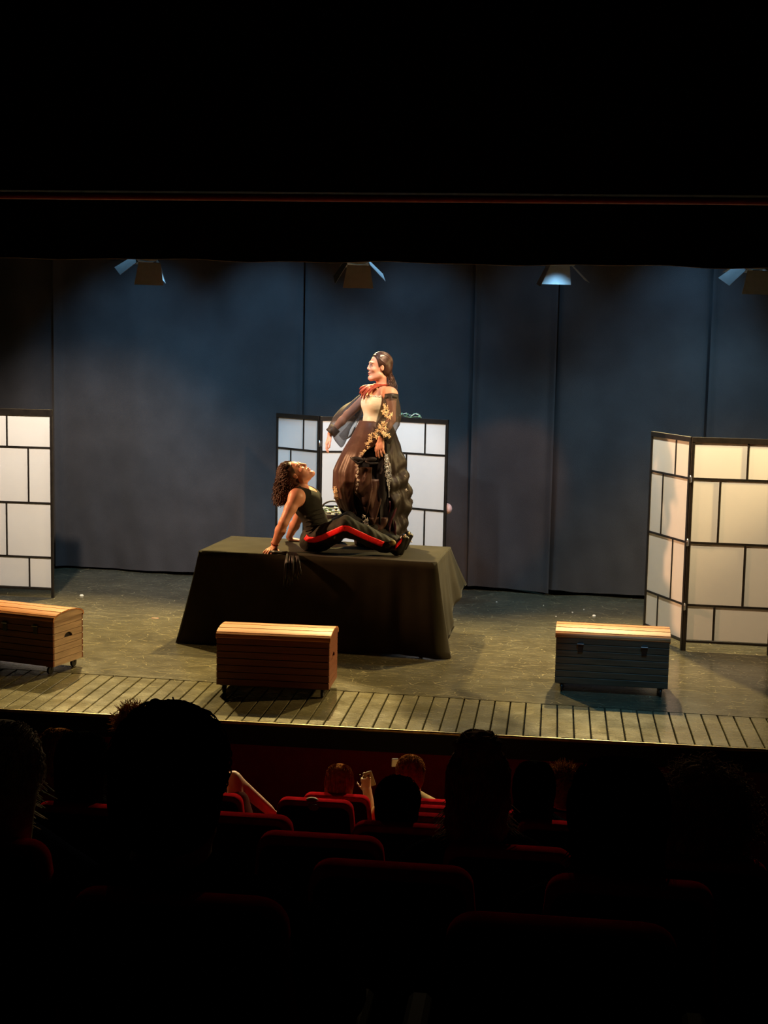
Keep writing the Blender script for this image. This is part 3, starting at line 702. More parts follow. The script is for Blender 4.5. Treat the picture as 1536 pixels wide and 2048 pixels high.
# ------------------------------------------------------------------ the seated man
def build_man():
    h = .0036; lo, hi = (-2.46, 11.06, .70), (-1.12, 12.12, 1.52)
    pelv = A(-1.955, 11.53, .855); waist = A(-1.965, 11.52, .985); chest = A(-2.030, 11.50, 1.125); nb = A(-2.085, 11.50, 1.235)
    sN, eN, wN = A(-2.092, 11.325, 1.205), A(-2.178, 11.25, 1.000), A(-2.272, 11.345, .800)
    sF, eF, wF = A(-2.070, 11.675, 1.185), A(-2.170, 11.83, .955), A(-2.262, 11.93, .785)
    hN, kN, aN = A(-1.945, 11.46, .845), A(-1.662, 11.24, 1.000), A(-1.335, 11.36, .832)
    hF, kF, aF = A(-1.940, 11.63, .845), A(-1.705, 11.66, .985), A(-1.310, 11.66, .815)
    Y = A(0, 1, 0)
    T = Field(lo, hi, h)        # torso alone
    def torso(G):
        ax = nrm(nb-pelv)
        for c, r in ((pelv, (.105, .155, .10)), (waist, (.095, .135, .11)), (chest, (.108, .150, .125)), (chest+ax*.05, (.095, .155, .09))):
            x = nrm(np.cross(Y, ax)); R = np.stack([x, Y, ax], 1); G.ell(c, r, R, .06)
        G.cone(sN+A(.02, .05, 0), sF+A(.02, -.05, 0), .055, .055, .05)
        fr = nrm(np.cross(Y, ax))
        for sy in (-1, 1): G.ell(chest+ax*.02+fr*.055+Y*sy*.065, (.05, .07, .06), None, .04)     # chest muscle
        return fr, ax
    fr, ax = torso(T)
    C = (-2.118, 11.49, 1.378); f = (.53, -.10, .85); u = (-.85, 0, .53)
    B = T.copy()
    B.cone(nb-A(.005, 0, .02), A(-2.112, 11.495, 1.315), .062, .058, .035)       # neck
    B.cone(nb+A(.03, -.02, -.01), A(-2.065, 11.48, 1.32), .030, .03, .03)
    for s_, e_, w_ in ((sN, eN, wN), (sF, eF, wF)):
        B.ell(s_, (.062, .058, .066), None, .04)
        B.cone(s_, s_+(e_-s_)*.45, .054, .049, .03); B.cone(s_+(e_-s_)*.45, e_, .049, .038, .02)
        B.cone(e_, e_+(w_-e_)*.35, .038, .042, .02); B.cone(e_+(w_-e_)*.35, w_, .042, .027, .02)
    for a, b, c in ((hN, kN, aN), (hF, kF, aF)):
        B.cone(a, b, .082, .052, .03); B.cone(b, b+(c-b)*.4, .050, .050, .02); B.cone(b+(c-b)*.4, c, .050, .036, .02)
    p, R = head(B, C, f, u, 1.0, 1.08)
    # near hand: planted at the table edge, fingers over the edge to the front left
    hand(B, wN+A(0, 0, -.022), (-.30, -.95, -.18), (-.1, -.15, 1), (.95, -.30, 0), 1.0, (.35, .30, .32, .30), .20, (1.0, .8))
    hand(B, wF+A(0, 0, -.018), (.80, .35, -.12), (0, 0, 1), (-.35, .90, 0), .95, (.10, .10, .12, .12), .14)
    man = field_obj(B, 'person', M_skin2)
    tag(man, 'seated person with long curly hair, black tank top and red-striped trousers, leaning back', 'person')
    face_bits(man, p, R, 1.0)
    # tank top: the torso pushed out a little, with neck scoop and arm holes
    K = T.copy().offset(.007)
    for q in range(5):                                                              # gathered folds at the waist
        c = waist+A(.02, -.02, -.05+.030*q); K.cone(c+A(-.07, -.137, .010*q-.02), c+A(.085, -.115, .03+.006*q), .006, .002, .02)
    for s_ in (sN, sF):
        sy = -1 if s_ is sN else 1
        K.ell(s_+A(.010, sy*.045, -.005), (.078, .080, .108), None, .01, 'sub')
    K.ell(nb+A(.055, 0, .035), (.085, .075, .105), None, .01, 'sub'); K.ell(nb+A(-.03, 0, .075), (.09, .075, .07), None, .01, 'sub')
    K.clip((.73, 0, -1.0), -2.343)
    field_obj(K, 'tank_top', M_tank, man)
    st = MB()                                                                        # straps
    for sy in (-1, 1):
        pts = [chest+A(.075, sy*.085, .055), nb+A(.048, sy*.095, .005), nb+A(.005, sy*.098, .040), nb+A(-.045, sy*.092, .005), chest+A(-.095, sy*.08, .06)]
        st.tube([tuple(q) for q in pts], .017, 8, flat=.35)
    st.build('strap', M_tank, man)
    # trousers
    L = Field((-2.12, 11.06, .72), (-1.14, 11.86, 1.10), h)
    L.ell(pelv+A(0, 0, -.005), (.125, .175, .105), None, .03); L.ell(pelv+A(-.03, -.07, -.05), (.10, .09, .075), None, .03); L.ell(pelv+A(-.03, .08, -.05), (.10, .09, .075), None, .03)
    for a, b, c in ((hN, kN, aN), (hF, kF, aF)):
        L.cone(a, b, .098, .070, .05); L.cone(b, b+(c-b)*.5, .070, .069, .02); L.cone(b+(c-b)*.5, c, .069, .062, .02)
    L.cone(hN+A(.05, 0, -.04), kN+A(-.02, .02, -.05), .055, .045, .05); L.cone(kN+A(.03, .01, -.05), aN+A(-.05, 0, -.01), .045, .045, .05)
    L.noise(.0035, 38, 5)
    _, X, Yy, Z = L.sub_box(L.lo, L.lo+L.h*(L.n-1)); L.a = np.maximum(L.a, (.747-Z)+0*X+0*Yy)
    tr = field_obj(L, 'trousers', M_pants, man)
    # scarlet side stripe laid on the near leg
    path = [A(-2.020, 0, .872), A(-1.99, 0, .853), A(-1.93, 0, .856), A(-1.86, 0, .884), A(-1.76, 0, .938), A(-1.680, 0, .981), A(-1.64, 0, .980), A(-1.57, 0, .944), A(-1.47, 0, .893), A(-1.365, 0, .846)]
    seg = [path[0]]
    for i in range(len(path)-1):
        for k in range(1, 7): seg.append(path[i]+(path[i+1]-path[i])*k/6)
    P = []
    for i, c in enumerate(seg):
        tg = nrm(seg[min(i+2, len(seg)-1)]-seg[max(i-2, 0)]); nv = A(-tg[2], 0, tg[0]); row = []
        for j in range(7):
            q = c+nv*(j/6-.5)*.046
            ix = int(round((q[0]-L.lo[0])/L.h)); iz = int(round((q[2]-L.lo[2])/L.h)); colm = L.a[min(max(ix, 0), L.n[0]-1), :, min(max(iz, 0), L.n[2]-1)]
            hit = np.argmax(colm < 0) if (colm < 0).any() else None
            y = L.lo[1]+hit*L.h if hit is not None else None
            row.append([q[0], y, q[2]])
        P.append(row)
    ys = np.array([[np.nan if q[1] is None else q[1] for q in r_] for r_ in P]); 
    med = np.nanmedian(ys, axis=1); ys = np.where(np.isnan(ys), med[:, None], ys); ys = np.minimum(ys, med[:, None]+.03)
    for _ in range(3): ys[1:-1] = (ys[:-2]+ys[1:-1]*2+ys[2:])/4
    G = [[(P[i][j][0], ys[i, j]-.006, P[i][j][2]) for j in range(7)] for i in range(len(P))]
    mb = MB(); mb.grid(G); so = mb.build('side_stripe', M_stripe, tr, solid=.004)
    # boots
    for a, toe, nm in ((aN, A(-1.205, 11.35, .900), 'near'), (aF, A(-1.205, 11.67, .880), 'far')):
        F = Field((a[0]-.12, a[1]-.12, .72), (-1.12, a[1]+.12, 1.0), .004); heel = A(-1.262, a[1], .782)
        F.cone(a, heel+A(-.01, 0, .015), .052, .040, .03); F.cone(heel, heel+A(.03, 0, .05), .037, .036, .02); F.cone(heel+A(.01, 0, .03), toe, .040, .030, .03)
        F.cone(heel+A(.035, 0, -.012), toe+A(.028, 0, -.01), .022, .018, .006)
        _, X, Yy, Z = F.sub_box(F.lo, F.lo+F.h*(F.n-1)); F.a = np.maximum(F.a, (.744-Z)+0*X+0*Yy)
        bo = field_obj(F, 'boot', M_boot, man)
        c = MB(); c.ball(tuple(toe+A(.006, -.004, .006)), (.017, .028, .020), 14, 10); c.build('gold_toe_cap', M_gold, bo)
        if nm == 'near':
            r_ = MB(); r_.grid([[(-1.318+.028*i/1, a[1]-.058-.0*i, .800+.026*i+.044*j/4) if False else (-1.268+.013*i, a[1]-.056+.005*i, .806+.0155*i+.034*j/4-.006*j*i/24) for j in range(5)] for i in range(7)])
            r_.build('red_trim', M_stripe, bo, solid=.006)
            c = MB(); c.ball((-1.290, 11.285, .862), (.030, .020, .023), 14, 10); c.build('gold_rosette', M_gold, bo)
    # bracelet
    d = nrm(wN-eN); b = MB(); sdv = nrm(np.cross(d, (0, 1, 0))); up = np.cross(d, sdv); c = wN-d*.012
    b.tube([tuple(c+.032*(math.cos(t)*sdv+math.sin(t)*up)) for t in np.linspace(0, 2*PI, 21)], .004, 6); b.build('bracelet', M_neck, man)
    # hair: a cap and a mass of curls falling behind the head
    H = Field((-2.42, 11.28, 1.02), (-1.98, 11.74, 1.56), .005)
    pc = lambda a_, b_, c_: p(a_, b_, c_)
    H.ell(pc(-.030, 0, .048), (.099, .089, .095), R, .02); H.ell(pc(-.055, 0, -.01), (.060, .080, .082), R, .03)
    H.ell(A(-2.222, 11.50, 1.325), (.050, .075, .075), None, .05); H.ell(A(-2.248, 11.49, 1.25), (.040, .065, .070), None, .05)
    H.ell(pc(.082, 0, .000), (.062, .090, .096), R, .015, 'sub'); H.ell(pc(.045, 0, -.085), (.07, .12, .062), R, .015, 'sub')
    for sd in (-1, 1): H.ell(pc(.004, sd*.092, -.010), (.026, .03, .032), R, .006, 'sub')
    ho_ = field_obj(H, 'hair', M_hair_m, man)
    S = 1500; K_ = 22; rg = np.random.default_rng(4); paths = np.zeros((S, K_, 3)); i = 0
    cen = A(-.03, 0, .047); rad = A(.106, .096, .102); g = nrm((-.52, 0, -.85))
    while i < S:                                     # each lock follows the skull backwards, then hangs free in a curl
        n_ = nrm(rg.normal(size=3)*A(.9, 1, 1)+A(-.25, 0, .25))
        if n_[0] > (.74 if n_[2] > .5 else .30) or (n_[0] > -.05 and n_[2] < .12): continue
        ox, oy = rg.normal()*.030, rg.normal()*.055
        q = n_.copy(); pos = p(*(cen+rad*q)); free = False; ln = rg.uniform(.10, .27); st_ = ln/K_; ph = rg.random()*6.28; fq = rg.uniform(.75, 1.15); am = rg.uniform(.004, .009)
        for k in range(K_):
            w_ = min(1, k/5.0); nw = R @ (q/rad); nw = nrm(nw); side = nrm(np.cross(g, nw)+1e-6)
            paths[i, k] = pos+w_*am*(side*math.sin(fq*k+ph)+nw*(.7+math.cos(fq*k+ph)))
            if not free:
                t_ = g-nw*(g@nw)
                if nw[2] < -.05 or np.linalg.norm(t_) < .25: free = True
                else:
                    pos = pos+nrm(t_)*st_; loc = R.T @ ((pos-A(*C)))/1.0-cen; q = nrm(loc/rad); pos = p(*(cen+rad*q))
            if free:
                aim = A(-2.258+ox, 11.49+oy, pos[2]-.06); pos = pos+nrm(nrm(aim-pos)*.55+A(-.12, 0, -.9))*st_
        if paths[i, -1, 2] > 1.10: i += 1
    tag(link_mesh('hair_curls', strands(paths, np.linspace(.0036, .0020, K_), 4), M_hair_m, ho_), kind='stuff')
    return man
build_man()

# ------------------------------------------------------------------ flogger by the seated man's hand
fg = MB(); fg.tube([(-2.285, 11.23, .757), (-2.235, 11.218, .757), (-2.185, 11.205, .757), (-2.135, 11.190, .759)], [.011, .0135, .0125, .015], 10)
fo = fg.build('leather_flogger', M_boot); tag(fo, 'black leather whip lying on the table edge, tails hanging down', 'whip')
rg = random.Random(5)
for k in range(11):
    x0 = -2.128+.010*k; ln = (.255, .20, .25, .21, .235, .225, .15, .18, .20, .165, .15)[k]; drift = .004*k-.012+rg.uniform(-.006, .006)
    pts = [(-2.137, 11.191, .760), (x0*.6-2.13*.4, 11.165, .768), (x0, 11.135-.003*k, .752)]+[(x0+drift*(q/4), 11.085-.022*q/4-.0*k, .752-ln*q/4) for q in range(1, 5)]
    tb = MB(); tb.tube(pts, [.007]+[.0082]*6, 6, flat=.3); tb.build('tail', M_boot, fo)

# ------------------------------------------------------------------ dark basket of flowers behind the man
bk = thing('flower_basket', (-1.90, 12.00, TZ), 'dark basket of white and green flowers on the table behind the seated man', 'basket')
b = MB(); b.tube([(-1.895, 12.0, z) for z in (.742, .76, .88, .98, 1.0)], [.065, .09, .118, .125, .12], 20); b.build('basket_body', M_bouq, bk)
b = MB(); b.tube([(-1.895+.115*math.cos(t), 12.0, .99+.11*math.sin(t)) for t in np.linspace(0, PI, 15)], .008, 6); b.build('basket_handle', M_bouq, bk)
rg = random.Random(11)
for i in range(16):
    a = rg.uniform(0, 6.28); r_ = rg.uniform(.01, .10); c = Vector((-1.90+r_*math.cos(a), 11.96+r_*math.sin(a)*.8, 1.0+rg.uniform(0, .05)-.2*r_))
    if i % 3: 
        l = MB(); l.ball(c, (.034, .016, .006), 8, 5, Matrix.Rotation(rg.uniform(0, 6), 3, 'Z') @ Matrix.Rotation(rg.uniform(-.9, .5), 3, 'Y')); l.build('leaf', M_green, bk)
    else:
        l = MB()
        for q in range(5):
            w_ = 2*PI*q/5; l.ball(c+Vector((.013*math.cos(w_), .013*math.sin(w_), .012)), (.011, .011, .005), 8, 5)
        l.ball(c+Vector((0, 0, .014)), .006, 8, 5); l.build('flower', M_white, bk)

# ------------------------------------------------------------------ the standing woman
WF = nrm((-.80, -.60, 0)); WL = nrm((.60, -.80, 0))              # chest direction, her left
def build_woman():
    h = .0036
    B = Field((-2.02, 11.40, .738), (-1.20, 12.16, 2.42), h); T = Field((-1.75, 11.55, 1.60), (-1.20, 12.1, 2.16), .005)
    zz = A(0, 0, 1.0); R = np.stack([WF, WL, zz], 1)
    pel = A(-1.500, 11.85, 1.63); wst = A(-1.530, 11.85, 1.80); ch = A(-1.510, 11.86, 1.945); nb = A(-1.462, 11.87, 2.075)
    for G in (B, T):
        G.ell(pel, (.105, .155, .12), R, .06); G.ell(wst, (.082, .112, .12), R, .06); G.ell(ch, (.092, .130, .115), R, .05)
        G.ell(ch+A(.02, 0, .075), (.065, .125, .07), R, .05)
        for sd in (-1, 1): G.ell(ch+WF*.050+WL*sd*.055+zz*.008, (.052, .060, .058), R, .05)
    sL, eL, wL = A(-1.372, 11.715, 2.040), A(-1.362, 11.665, 1.835), A(-1.440, 11.600, 1.690)
    sR, eR, wR = A(-1.590, 11.985, 2.025), A(-1.775, 11.985, 1.850), A(-1.920, 11.955, 1.685)
    B.cone(sL+A(-.03, .03, .02), sR+A(.03, -.03, .02), .045, .045, .05)
    B.cone(nb-zz*.03, A(-1.475, 11.858, 2.175), .049, .046, .035)
    for s_, e_, w_ in ((sL, eL, wL), (sR, eR, wR)):
        B.ell(s_, (.052, .052, .055), None, .035); B.cone(s_, e_, .045, .034, .025); B.cone(e_, e_+(w_-e_)*.35, .034, .034, .02); B.cone(e_+(w_-e_)*.35, w_, .034, .023, .02)
    for sd in (-1, 1):                                              # legs under the skirt
        hp = pel+WL*sd*.075-zz*.05; kn = A(-1.47, 11.85, 1.22)+WL*sd*.07; an = A(-1.45, 11.85, .83)+WL*sd*.07
        B.cone(hp, kn, .075, .050, .04); B.cone(kn, an, .048, .034, .02); B.cone(an, an+A(0, 0, -.03)+WF*.13, .034, .026, .02); B.cone(an, an+A(0, 0, -.05)-WF*.03, .034, .03, .02)
    hand(B, wL+A(.003, -.003, -.012), (-.06, -.22, -1), (-.45, -.85, .1), (-.85, .40, 0), .95, (.22, .25, .28, .32), .12, (.7, .35))
    hand(B, wR+A(-.002, 0, -.010), (-.30, -.15, -.95), (-.85, -.35, .2), (.25, -.95, 0), .95, (.25, .35, .4, .45), .10, (.5, .25))
    C = (-1.497, 11.850, 2.262); f = (-.90, -.43, .05)
    p, HR = head(B, C, f, (0, 0, 1), .93, .98)
    wm = field_obj(B, 'person', M_skin)
    tag(wm, 'standing person in cream corset, sheer flowered sleeves and full dark skirt on the table', 'person')
    face_bits(wm, p, HR, .93)
    # corset
    K = T.copy().offset(.008); K.clip((0, 0, -1), -1.775); K.clip((0, 0, 1), 2.020)
    co = field_obj(K, 'corset', M_corset, wm)
    tr = MB()
    for k in range(60):
        a = -1.5+3.0*k/59; c = ch+WF*.1015*math.cos(a)+WL*.135*math.sin(a)+zz*(.074+.004*math.sin(k*2.4)); tr.ball(tuple(c), (.0065, .0065, .005+.003*(k % 2)), 6, 4)
    tr.build('lace_edge', M_lace2, co)
    # hair: smooth cap, parted, gathered low, ponytail on the near shoulder
    Hh = Field((-1.70, 11.68, 2.05), (-1.28, 12.04, 2.44), .0045)
    Hh.ell(p(-.020, 0, .044), A(.101, .086, .092)*.95, HR, .02); Hh.ell(p(-.055, 0, -.01), A(.060, .074, .075), HR, .03)
    Hh.ell(p(.090, 0, -.005), (.072, .10, .100), HR, .012, 'sub'); Hh.ell(p(.03, 0, -.085), (.075, .12, .062), HR, .015, 'sub')
    for sd in (-1, 1): Hh.ell(p(-.004, sd*.085, -.012), (.024, .03, .030), HR, .006, 'sub')
    Hh.ell(p(-.100, 0, -.055), (.026, .028, .028), HR, .02)
    Hh.chain([p(-.100, 0, -.06), A(-1.392, 11.84, 2.165), A(-1.378, 11.83, 2.115), A(-1.382, 11.81, 2.07)], [.020, .020, .017, .008], .02)
    hh = field_obj(Hh, 'hair', M_hair_w, wm)
    rg = np.random.default_rng(18); S, K_ = 420, 14; t = np.linspace(0, 1, K_); paths = np.zeros((S, K_, 3))
    for i in range(S):
        b_ = rg.uniform(-1.25, 1.25); n0 = nrm((.62*math.cos(b_*.6), math.sin(b_), .78*math.cos(b_)+.05)); n1 = nrm((-.78, .22*math.sin(b_), -.62)); om = math.acos(np.clip(n0@n1, -1, 1))
        q = (np.sin((1-t)*om)[:, None]*n0+np.sin(t*om)[:, None]*n1)/math.sin(om); q /= np.linalg.norm(q, axis=1, keepdims=True)
        q = q*A(.1035, .0885, .0945)*(1.0+.015*rg.random())+A(-.020, 0, .044)
        paths[i] = np.array([p(*v) for v in q])
    tag(link_mesh('combed_strands', strands(paths, np.linspace(.0022, .0022, K_)), M_hair_w, hh), kind='stuff')
    rg = np.random.default_rng(8); S, K_ = 160, 10; t = np.linspace(0, 1, K_); paths = np.zeros((S, K_, 3))
    ctl = np.array([p(-.10, 0, -.045), A(-1.388, 11.835, 2.165), A(-1.368, 11.82, 2.115), A(-1.378, 11.79, 2.045)])
    for i in range(S):
        o_ = rg.normal(size=3)*.012; c = ctl+o_*np.array([.6, 1, 1.2, 1.2])[:, None]
        q = ((1-t)**3)[:, None]*c[0]+(3*t*(1-t)**2)[:, None]*c[1]+(3*t*t*(1-t))[:, None]*c[2]+(t**3)[:, None]*c[3]
        paths[i] = q+np.stack([.006*np.sin(9*t+i), .006*np.cos(8*t+i), 0*t], 1)*t[:, None]
    tag(link_mesh('ponytail', strands(paths, np.linspace(.0028, .0014, K_)), M_hair_w, hh), kind='stuff')
    b = MB(); b.box(tuple(p(.000, .068, .098)), (.035, .010, .022), Matrix([list(r) for r in HR]), .003); b.build('hair_clip', mat('pearl_clip', (.85, .82, .85), .2), hh)
    # necklace: choker and hanging twisted cords
    nk = MB(); rgn = random.Random(2)
    nk.tube([tuple(A(-1.478, 11.855, 2.112)+.060*math.cos(a)*WF+.058*math.sin(a)*WL) for a in np.linspace(0, 2*PI, 25)], .011, 8)
    no_ = nk.build('choker', M_neck, wm)
    for k in range(9):
        s0 = -1.0+.25*k; a0 = A(-1.478, 11.855, 2.112)+.062*math.cos(s0)*WF+.060*math.sin(s0)*WL
        e0 = ch+WF*(.128+.01*(k % 2))+WL*(.10*(s0*.75))+zz*(.085+.022*abs(k-4)*.5-.025*(k % 3))
        md = (a0+e0)/2+WF*.028+zz*.006
        n_ = MB(); n_.tube([tuple(a0), tuple((a0+md)/2+WF*.012), tuple(md), tuple((md+e0)/2+WF*.008), tuple(e0)], [.008, .009, .010, .009, .005], 8); n_.build('cord', M_neck, no_)
    c0 = A(-1.53, 11.83, 2.105); c1 = A(-1.640, 11.90, 2.035)
    n_ = MB(); n_.tube([tuple(c0), tuple((c0+c1)/2+A(-.01, -.03, .012)), tuple(c1)], [.010, .013, .012], 8); n_.ball(tuple(c1), .015, 10, 6); n_.build('cord', M_neck, no_)
    # sheer sleeves
    def sleeve(pts, rs, bag, nm):
        pts = [A(*q) for q in pts]; n = 22; G = []
        cum = np.linspace(0, 1, 26); seglen = len(pts)-1
        for uu in cum:
            i = min(int(uu*seglen), seglen-1); q = uu*seglen-i; c = pts[i]*(1-q)+pts[i+1]*q; r_ = rs[i]*(1-q)+rs[i+1]*q; d_ = nrm(pts[i+1]-pts[i])
            a_ = nrm(np.cross(d_, (0, 1, .1))); b_ = np.cross(d_, a_); row = []
            bg = bag*math.exp(-((uu-.78)/.24)**2)
            for j in range(n+1):
                w_ = 2*PI*j/n; v = a_*math.cos(w_)+b_*math.sin(w_); rr = r_*(1+.10*math.sin(5*w_+uu*9))
                down = max(0, -v[2])
                row.append(tuple(c+v*rr+A(.35*bg*down, 0, -bg*down)))
            G.append(row)
        return MB().grid(G).build(nm, M_tulle, wm)
    slL = sleeve([sL+(eL-sL)*.12, sL+(eL-sL)*.6, eL, eL+(wL-eL)*.5, wL+A(.02, .01, .02), wL], [.058, .070, .078, .085, .070, .040], .03, 'sleeve')
    slR = sleeve([sR+(eR-sR)*.25, sR+(eR-sR)*.65, eR, eR+(wR-eR)*.45, wR+(eR-wR)*.14, wR+(eR-wR)*.02], [.055, .066, .078, .072, .050, .036], .16, 'sleeve')
    def ring(c, d_, r_, w_, nm, par, mt):
        d_ = nrm(d_); a_ = nrm(np.cross(d_, (0, 1, .1))); b_ = np.cross(d_, a_); G = [[tuple(A(*c)+d_*w_*(i-1)*.5+(a_*math.cos(t)+b_*math.sin(t))*r_*(1+.04*math.sin(6*t))) for i in range(3)] for t in np.linspace(0, 2*PI, 25)]
        return MB().grid(G).build(nm, mt, par, solid=.004)
    ring(sL+(eL-sL)*.10, eL-sL, .058, .040, 'arm_band', slL, M_band)
    ring(wR+(eR-wR)*.16, eR-wR, .047, .070, 'cuff', slR, M_band); ring(wL+(eL-wL)*.06, eL-wL, .045, .03, 'cuff', slL, M_band)
    # hanging wing of the far sleeve: a curved sheet from forearm to waist
    G = []
    for i in range(15):
        u_ = i/14; a_ = sR*(1-u_)+(wR+A(.06, 0, .02))*u_+A(.02, -.01, -.03); row = []
        for j in range(9):
            v_ = j/8; lowp = A(-1.665+(-1.775+1.665)*u_, 11.93, 1.90-.25*u_**.8-.05*math.sin(u_*PI)); q = a_*(1-v_)+lowp*v_+A(0, .02*math.sin(v_*7+u_*5), -.03*math.sin(v_*PI)); row.append(tuple(q))
        G.append(row)
    MB().grid(G).build('sleeve_wing', M_tulle, slR)
    hemp = MB(); hemp.tube([tuple(A(-1.665-.11*u_, 11.925, 1.90-.25*u_**.8-.05*math.sin(u_*PI))) for u_ in np.linspace(.35, 1, 12)], .008, 6); hemp.build('sleeve_hem', M_band, slR)
    # appliqued flowers
    def flower(c, n_, r_, par, mt, rng_):
        n_ = nrm(n_); a_ = nrm(np.cross(n_, (.2, .3, .9))); b_ = np.cross(n_, a_); rot = Matrix([[a_[i], b_[i], n_[i]] for i in range(3)]); m_ = MB(); ph = rng_.random()*6
        for q in range(7):
            t = ph+2*PI*q/7+rng_.uniform(-.3, .3); k_ = rng_.uniform(.55, 1.25); m_.ball(tuple(A(*c)+(a_*math.cos(t)+b_*math.sin(t))*r_*.6*k_), (r_*.55*k_, r_*.20, r_*.14), 7, 4, rot @ Matrix.Rotation(t, 3, 'Z'))
        m_.ball(tuple(A(*c)+n_*r_*.15), r_*.2, 6, 4); return m_.build('flower_applique', mt, par)
    rgf = random.Random(9); vw = nrm((-.1, -1, .1))
    def on_sleeve(uu, side, r_): 
        pts = [sL+(eL-sL)*.12, eL, wL]; q = uu*2; i = min(int(q), 1); c = pts[i]*(1-q+i)+pts[i+1]*(q-i); return c+A(side*r_, 0, 0)+vw*math.sqrt(max(r_*r_-(side*r_)**2, 0))*1.12+A(0, -.012, 0)
    for uu, sd in ((.20, -.55), (.25, -.25), (.30, -.5), (.34, -.15), (.36, -.65), (.42, -.35), (.45, .05), (.38, .25), (.62, -.45), (.66, -.1), (.70, -.6), (.74, -.3), (.76, .15), (.82, -.55), (.84, -.1), (.90, .35), (.92, -.6), (.93, .75), (.97, .55), (.98, .95), (1.0, -.2)):
        flower(on_sleeve(uu, sd, .078), vw+A(sd*.6, 0, rgf.uniform(-.3, .3)), rgf.uniform(.017, .027), slL, M_lace, rgf)
    # skirt: loft rows z, left x, right x
    rows = [(1.815, -1.648, -1.412), (1.76, -1.672, -1.378), (1.686, -1.704, -1.345), (1.557, -1.774, -1.300), (1.45, -1.825, -1.278), (1.384, -1.852, -1.266), (1.235, -1.852, -1.246), (1.129, -1.828, -1.230), (1.065, -1.801, -1.242), (1.003, -1.765, -1.262), (.90, -1.730, -1.258), (.80, -1.700, -1.240), (.752, -1.690, -1.232)]
    zs = [r_[0] for r_ in rows][::-1]; xl = [r_[1] for r_ in rows][::-1]; xr = [r_[2] for r_ in rows][::-1]
    def skirt_pt(a, z, off=0.0, fold=1.0):
        l_ = np.interp(z, zs, xl); r_ = np.interp(z, zs, xr); cx = (l_+r_)/2; rx = (r_-l_)/2+off; ry = min(rx*.92, .24)+off; g_ = min(1, (1.815-z)/.5)*fold
        w_ = 1+g_*(.030*math.sin(a*9+z*3)+.020*math.sin(a*17+1-z*5)+.012*math.sin(a*29+z*2))
        return (cx+rx*w_*math.cos(a), 11.86+ry*w_*math.sin(a), z)
    # a is measured from +x (right of the picture) ; -pi/2 faces the stalls
    zl = np.linspace(1.812, .752, 46); au = np.linspace(0, 2*PI, 121)
    G = [[skirt_pt(a, z, -.022) for z in zl] for a in au]
    sk = MB().grid(G).build('skirt', M_under, wm, solid=.004)
    G = []                                                          # brown overskirt, left-hand panel (opens at the front)
    for i in range(71):
        row = []
        for z in zl:
            aL, aR = -PI*1.25, -PI/2-.15-.30*max(0, min(1, (1.50-z)/.5))+.55*max(0, min(1, (z-1.52)/.1)); a = aL+(aR-aL)*i/70
            zz_ = z if z > 1.03+.10*math.cos(i*.16) else None
            zmin = 1.00+.07*math.sin(i*.13+2.0); zt = 1.812-(1.812-z)*(1.812-zmin)/(1.812-.752)
            row.append(skirt_pt(a, zt, .004+.012*math.sin(PI*min(1, max(0, (1.812-zt)/.85))), .75))
        G.append(row)
    ov = MB().grid(G).build('overskirt', M_skirt, wm, solid=.003)
    G = []                                                          # right and back panel, bunched into a bustle
    for i in range(81):
        row = []
        for z in zl:
            aL, aR = -.88+.18*max(0, min(1, (1.2-z)/.4))-.1, PI*.80; a = aL+(aR-aL)*i/80
            pf = (.022*math.sin(z*17+a*3.1+.9*math.sin(a*5))+.012*math.sin(z*31-a*6.3+1))*min(1, max(0, (1.66-z)*4))*min(1, max(0, (z-.80)*8))
            q = skirt_pt(a, z, .004+abs(pf)*1.3, 1.2); row.append((q[0], q[1], q[2]+.012*math.sin(a*7+z*11)))
        G.append(row)
    MB().grid(G).build('bustle', mat('dark_brown_taffeta', (.017, .0115, .008), .5, .25, var=.3, scale=9, bump=.3, bscale=14), wm, solid=.003)
    # three pointed swags across the front opening
    def swag(a0, a1, z0, z1, tip, mt, nm, off=.02, par=None):
        G = []
        for i in range(21):
            u_ = i/20; row = []
            for j in range(13):
                v_ = j/12; a = a0+(a1-a0)*u_; zlow = z1+(tip-z1)*(1-abs(2*u_-1))
                z = z0+(zlow-z0)*v_+.018*math.sin(u_*9+v_*6)*v_; row.append(skirt_pt(a, z, off+.016*math.sin(v_*10+u_*7)*(.3+v_), .9))
            G.append(row)
        return MB().grid(G).build(nm, mt, par or wm, solid=.003)
    swag(-1.90, -1.42, 1.44, 1.20, 1.06, M_skirt, 'swag', .022); swag(-1.74, -1.22, 1.34, 1.10, .985, M_skirt, 'swag', .012); swag(-1.60, -.95, 1.02, .90, .80, M_skirt, 'swag', .012)
    swag(-1.28, -.86, 1.80, .90, .86, M_under, 'black_panel', .010); swag(-1.02, -.80, 1.16, .86, .84, M_plum, 'plum_panel', .020)
    b = MB(); rgs = random.Random(4)                                # sequins catching the light on the black panel
    for k in range(600):
        v_ = rgs.random(); a = -1.03+rgs.uniform(-.10, .10)*math.sin(PI*min(1, v_+.12))**1.0+.05*math.sin(v_*3); z = 1.55-.36*v_; q = skirt_pt(a, z, .030, .9); b.ball(q, (.0042, .003, .0042), 5, 3)
    so = b.build('sequins', M_silver, sk); so['kind'] = 'stuff'
    b = MB()                                                        # black bow at the front
    q = Vector(skirt_pt(-1.66, 1.50, .035))
    for sd in (-1, 1):
        b.ball(q+Vector((sd*.052, -.006, .004)), (.055, .016, .022), 12, 8, Matrix.Rotation(sd*-.15, 3, 'Y'))
        b.tube([q, q+Vector((sd*.05, -.012, -.03)), q+Vector((sd*.12, -.01, .02 if sd < 0 else -.02))], [.014, .012, .004], 8)
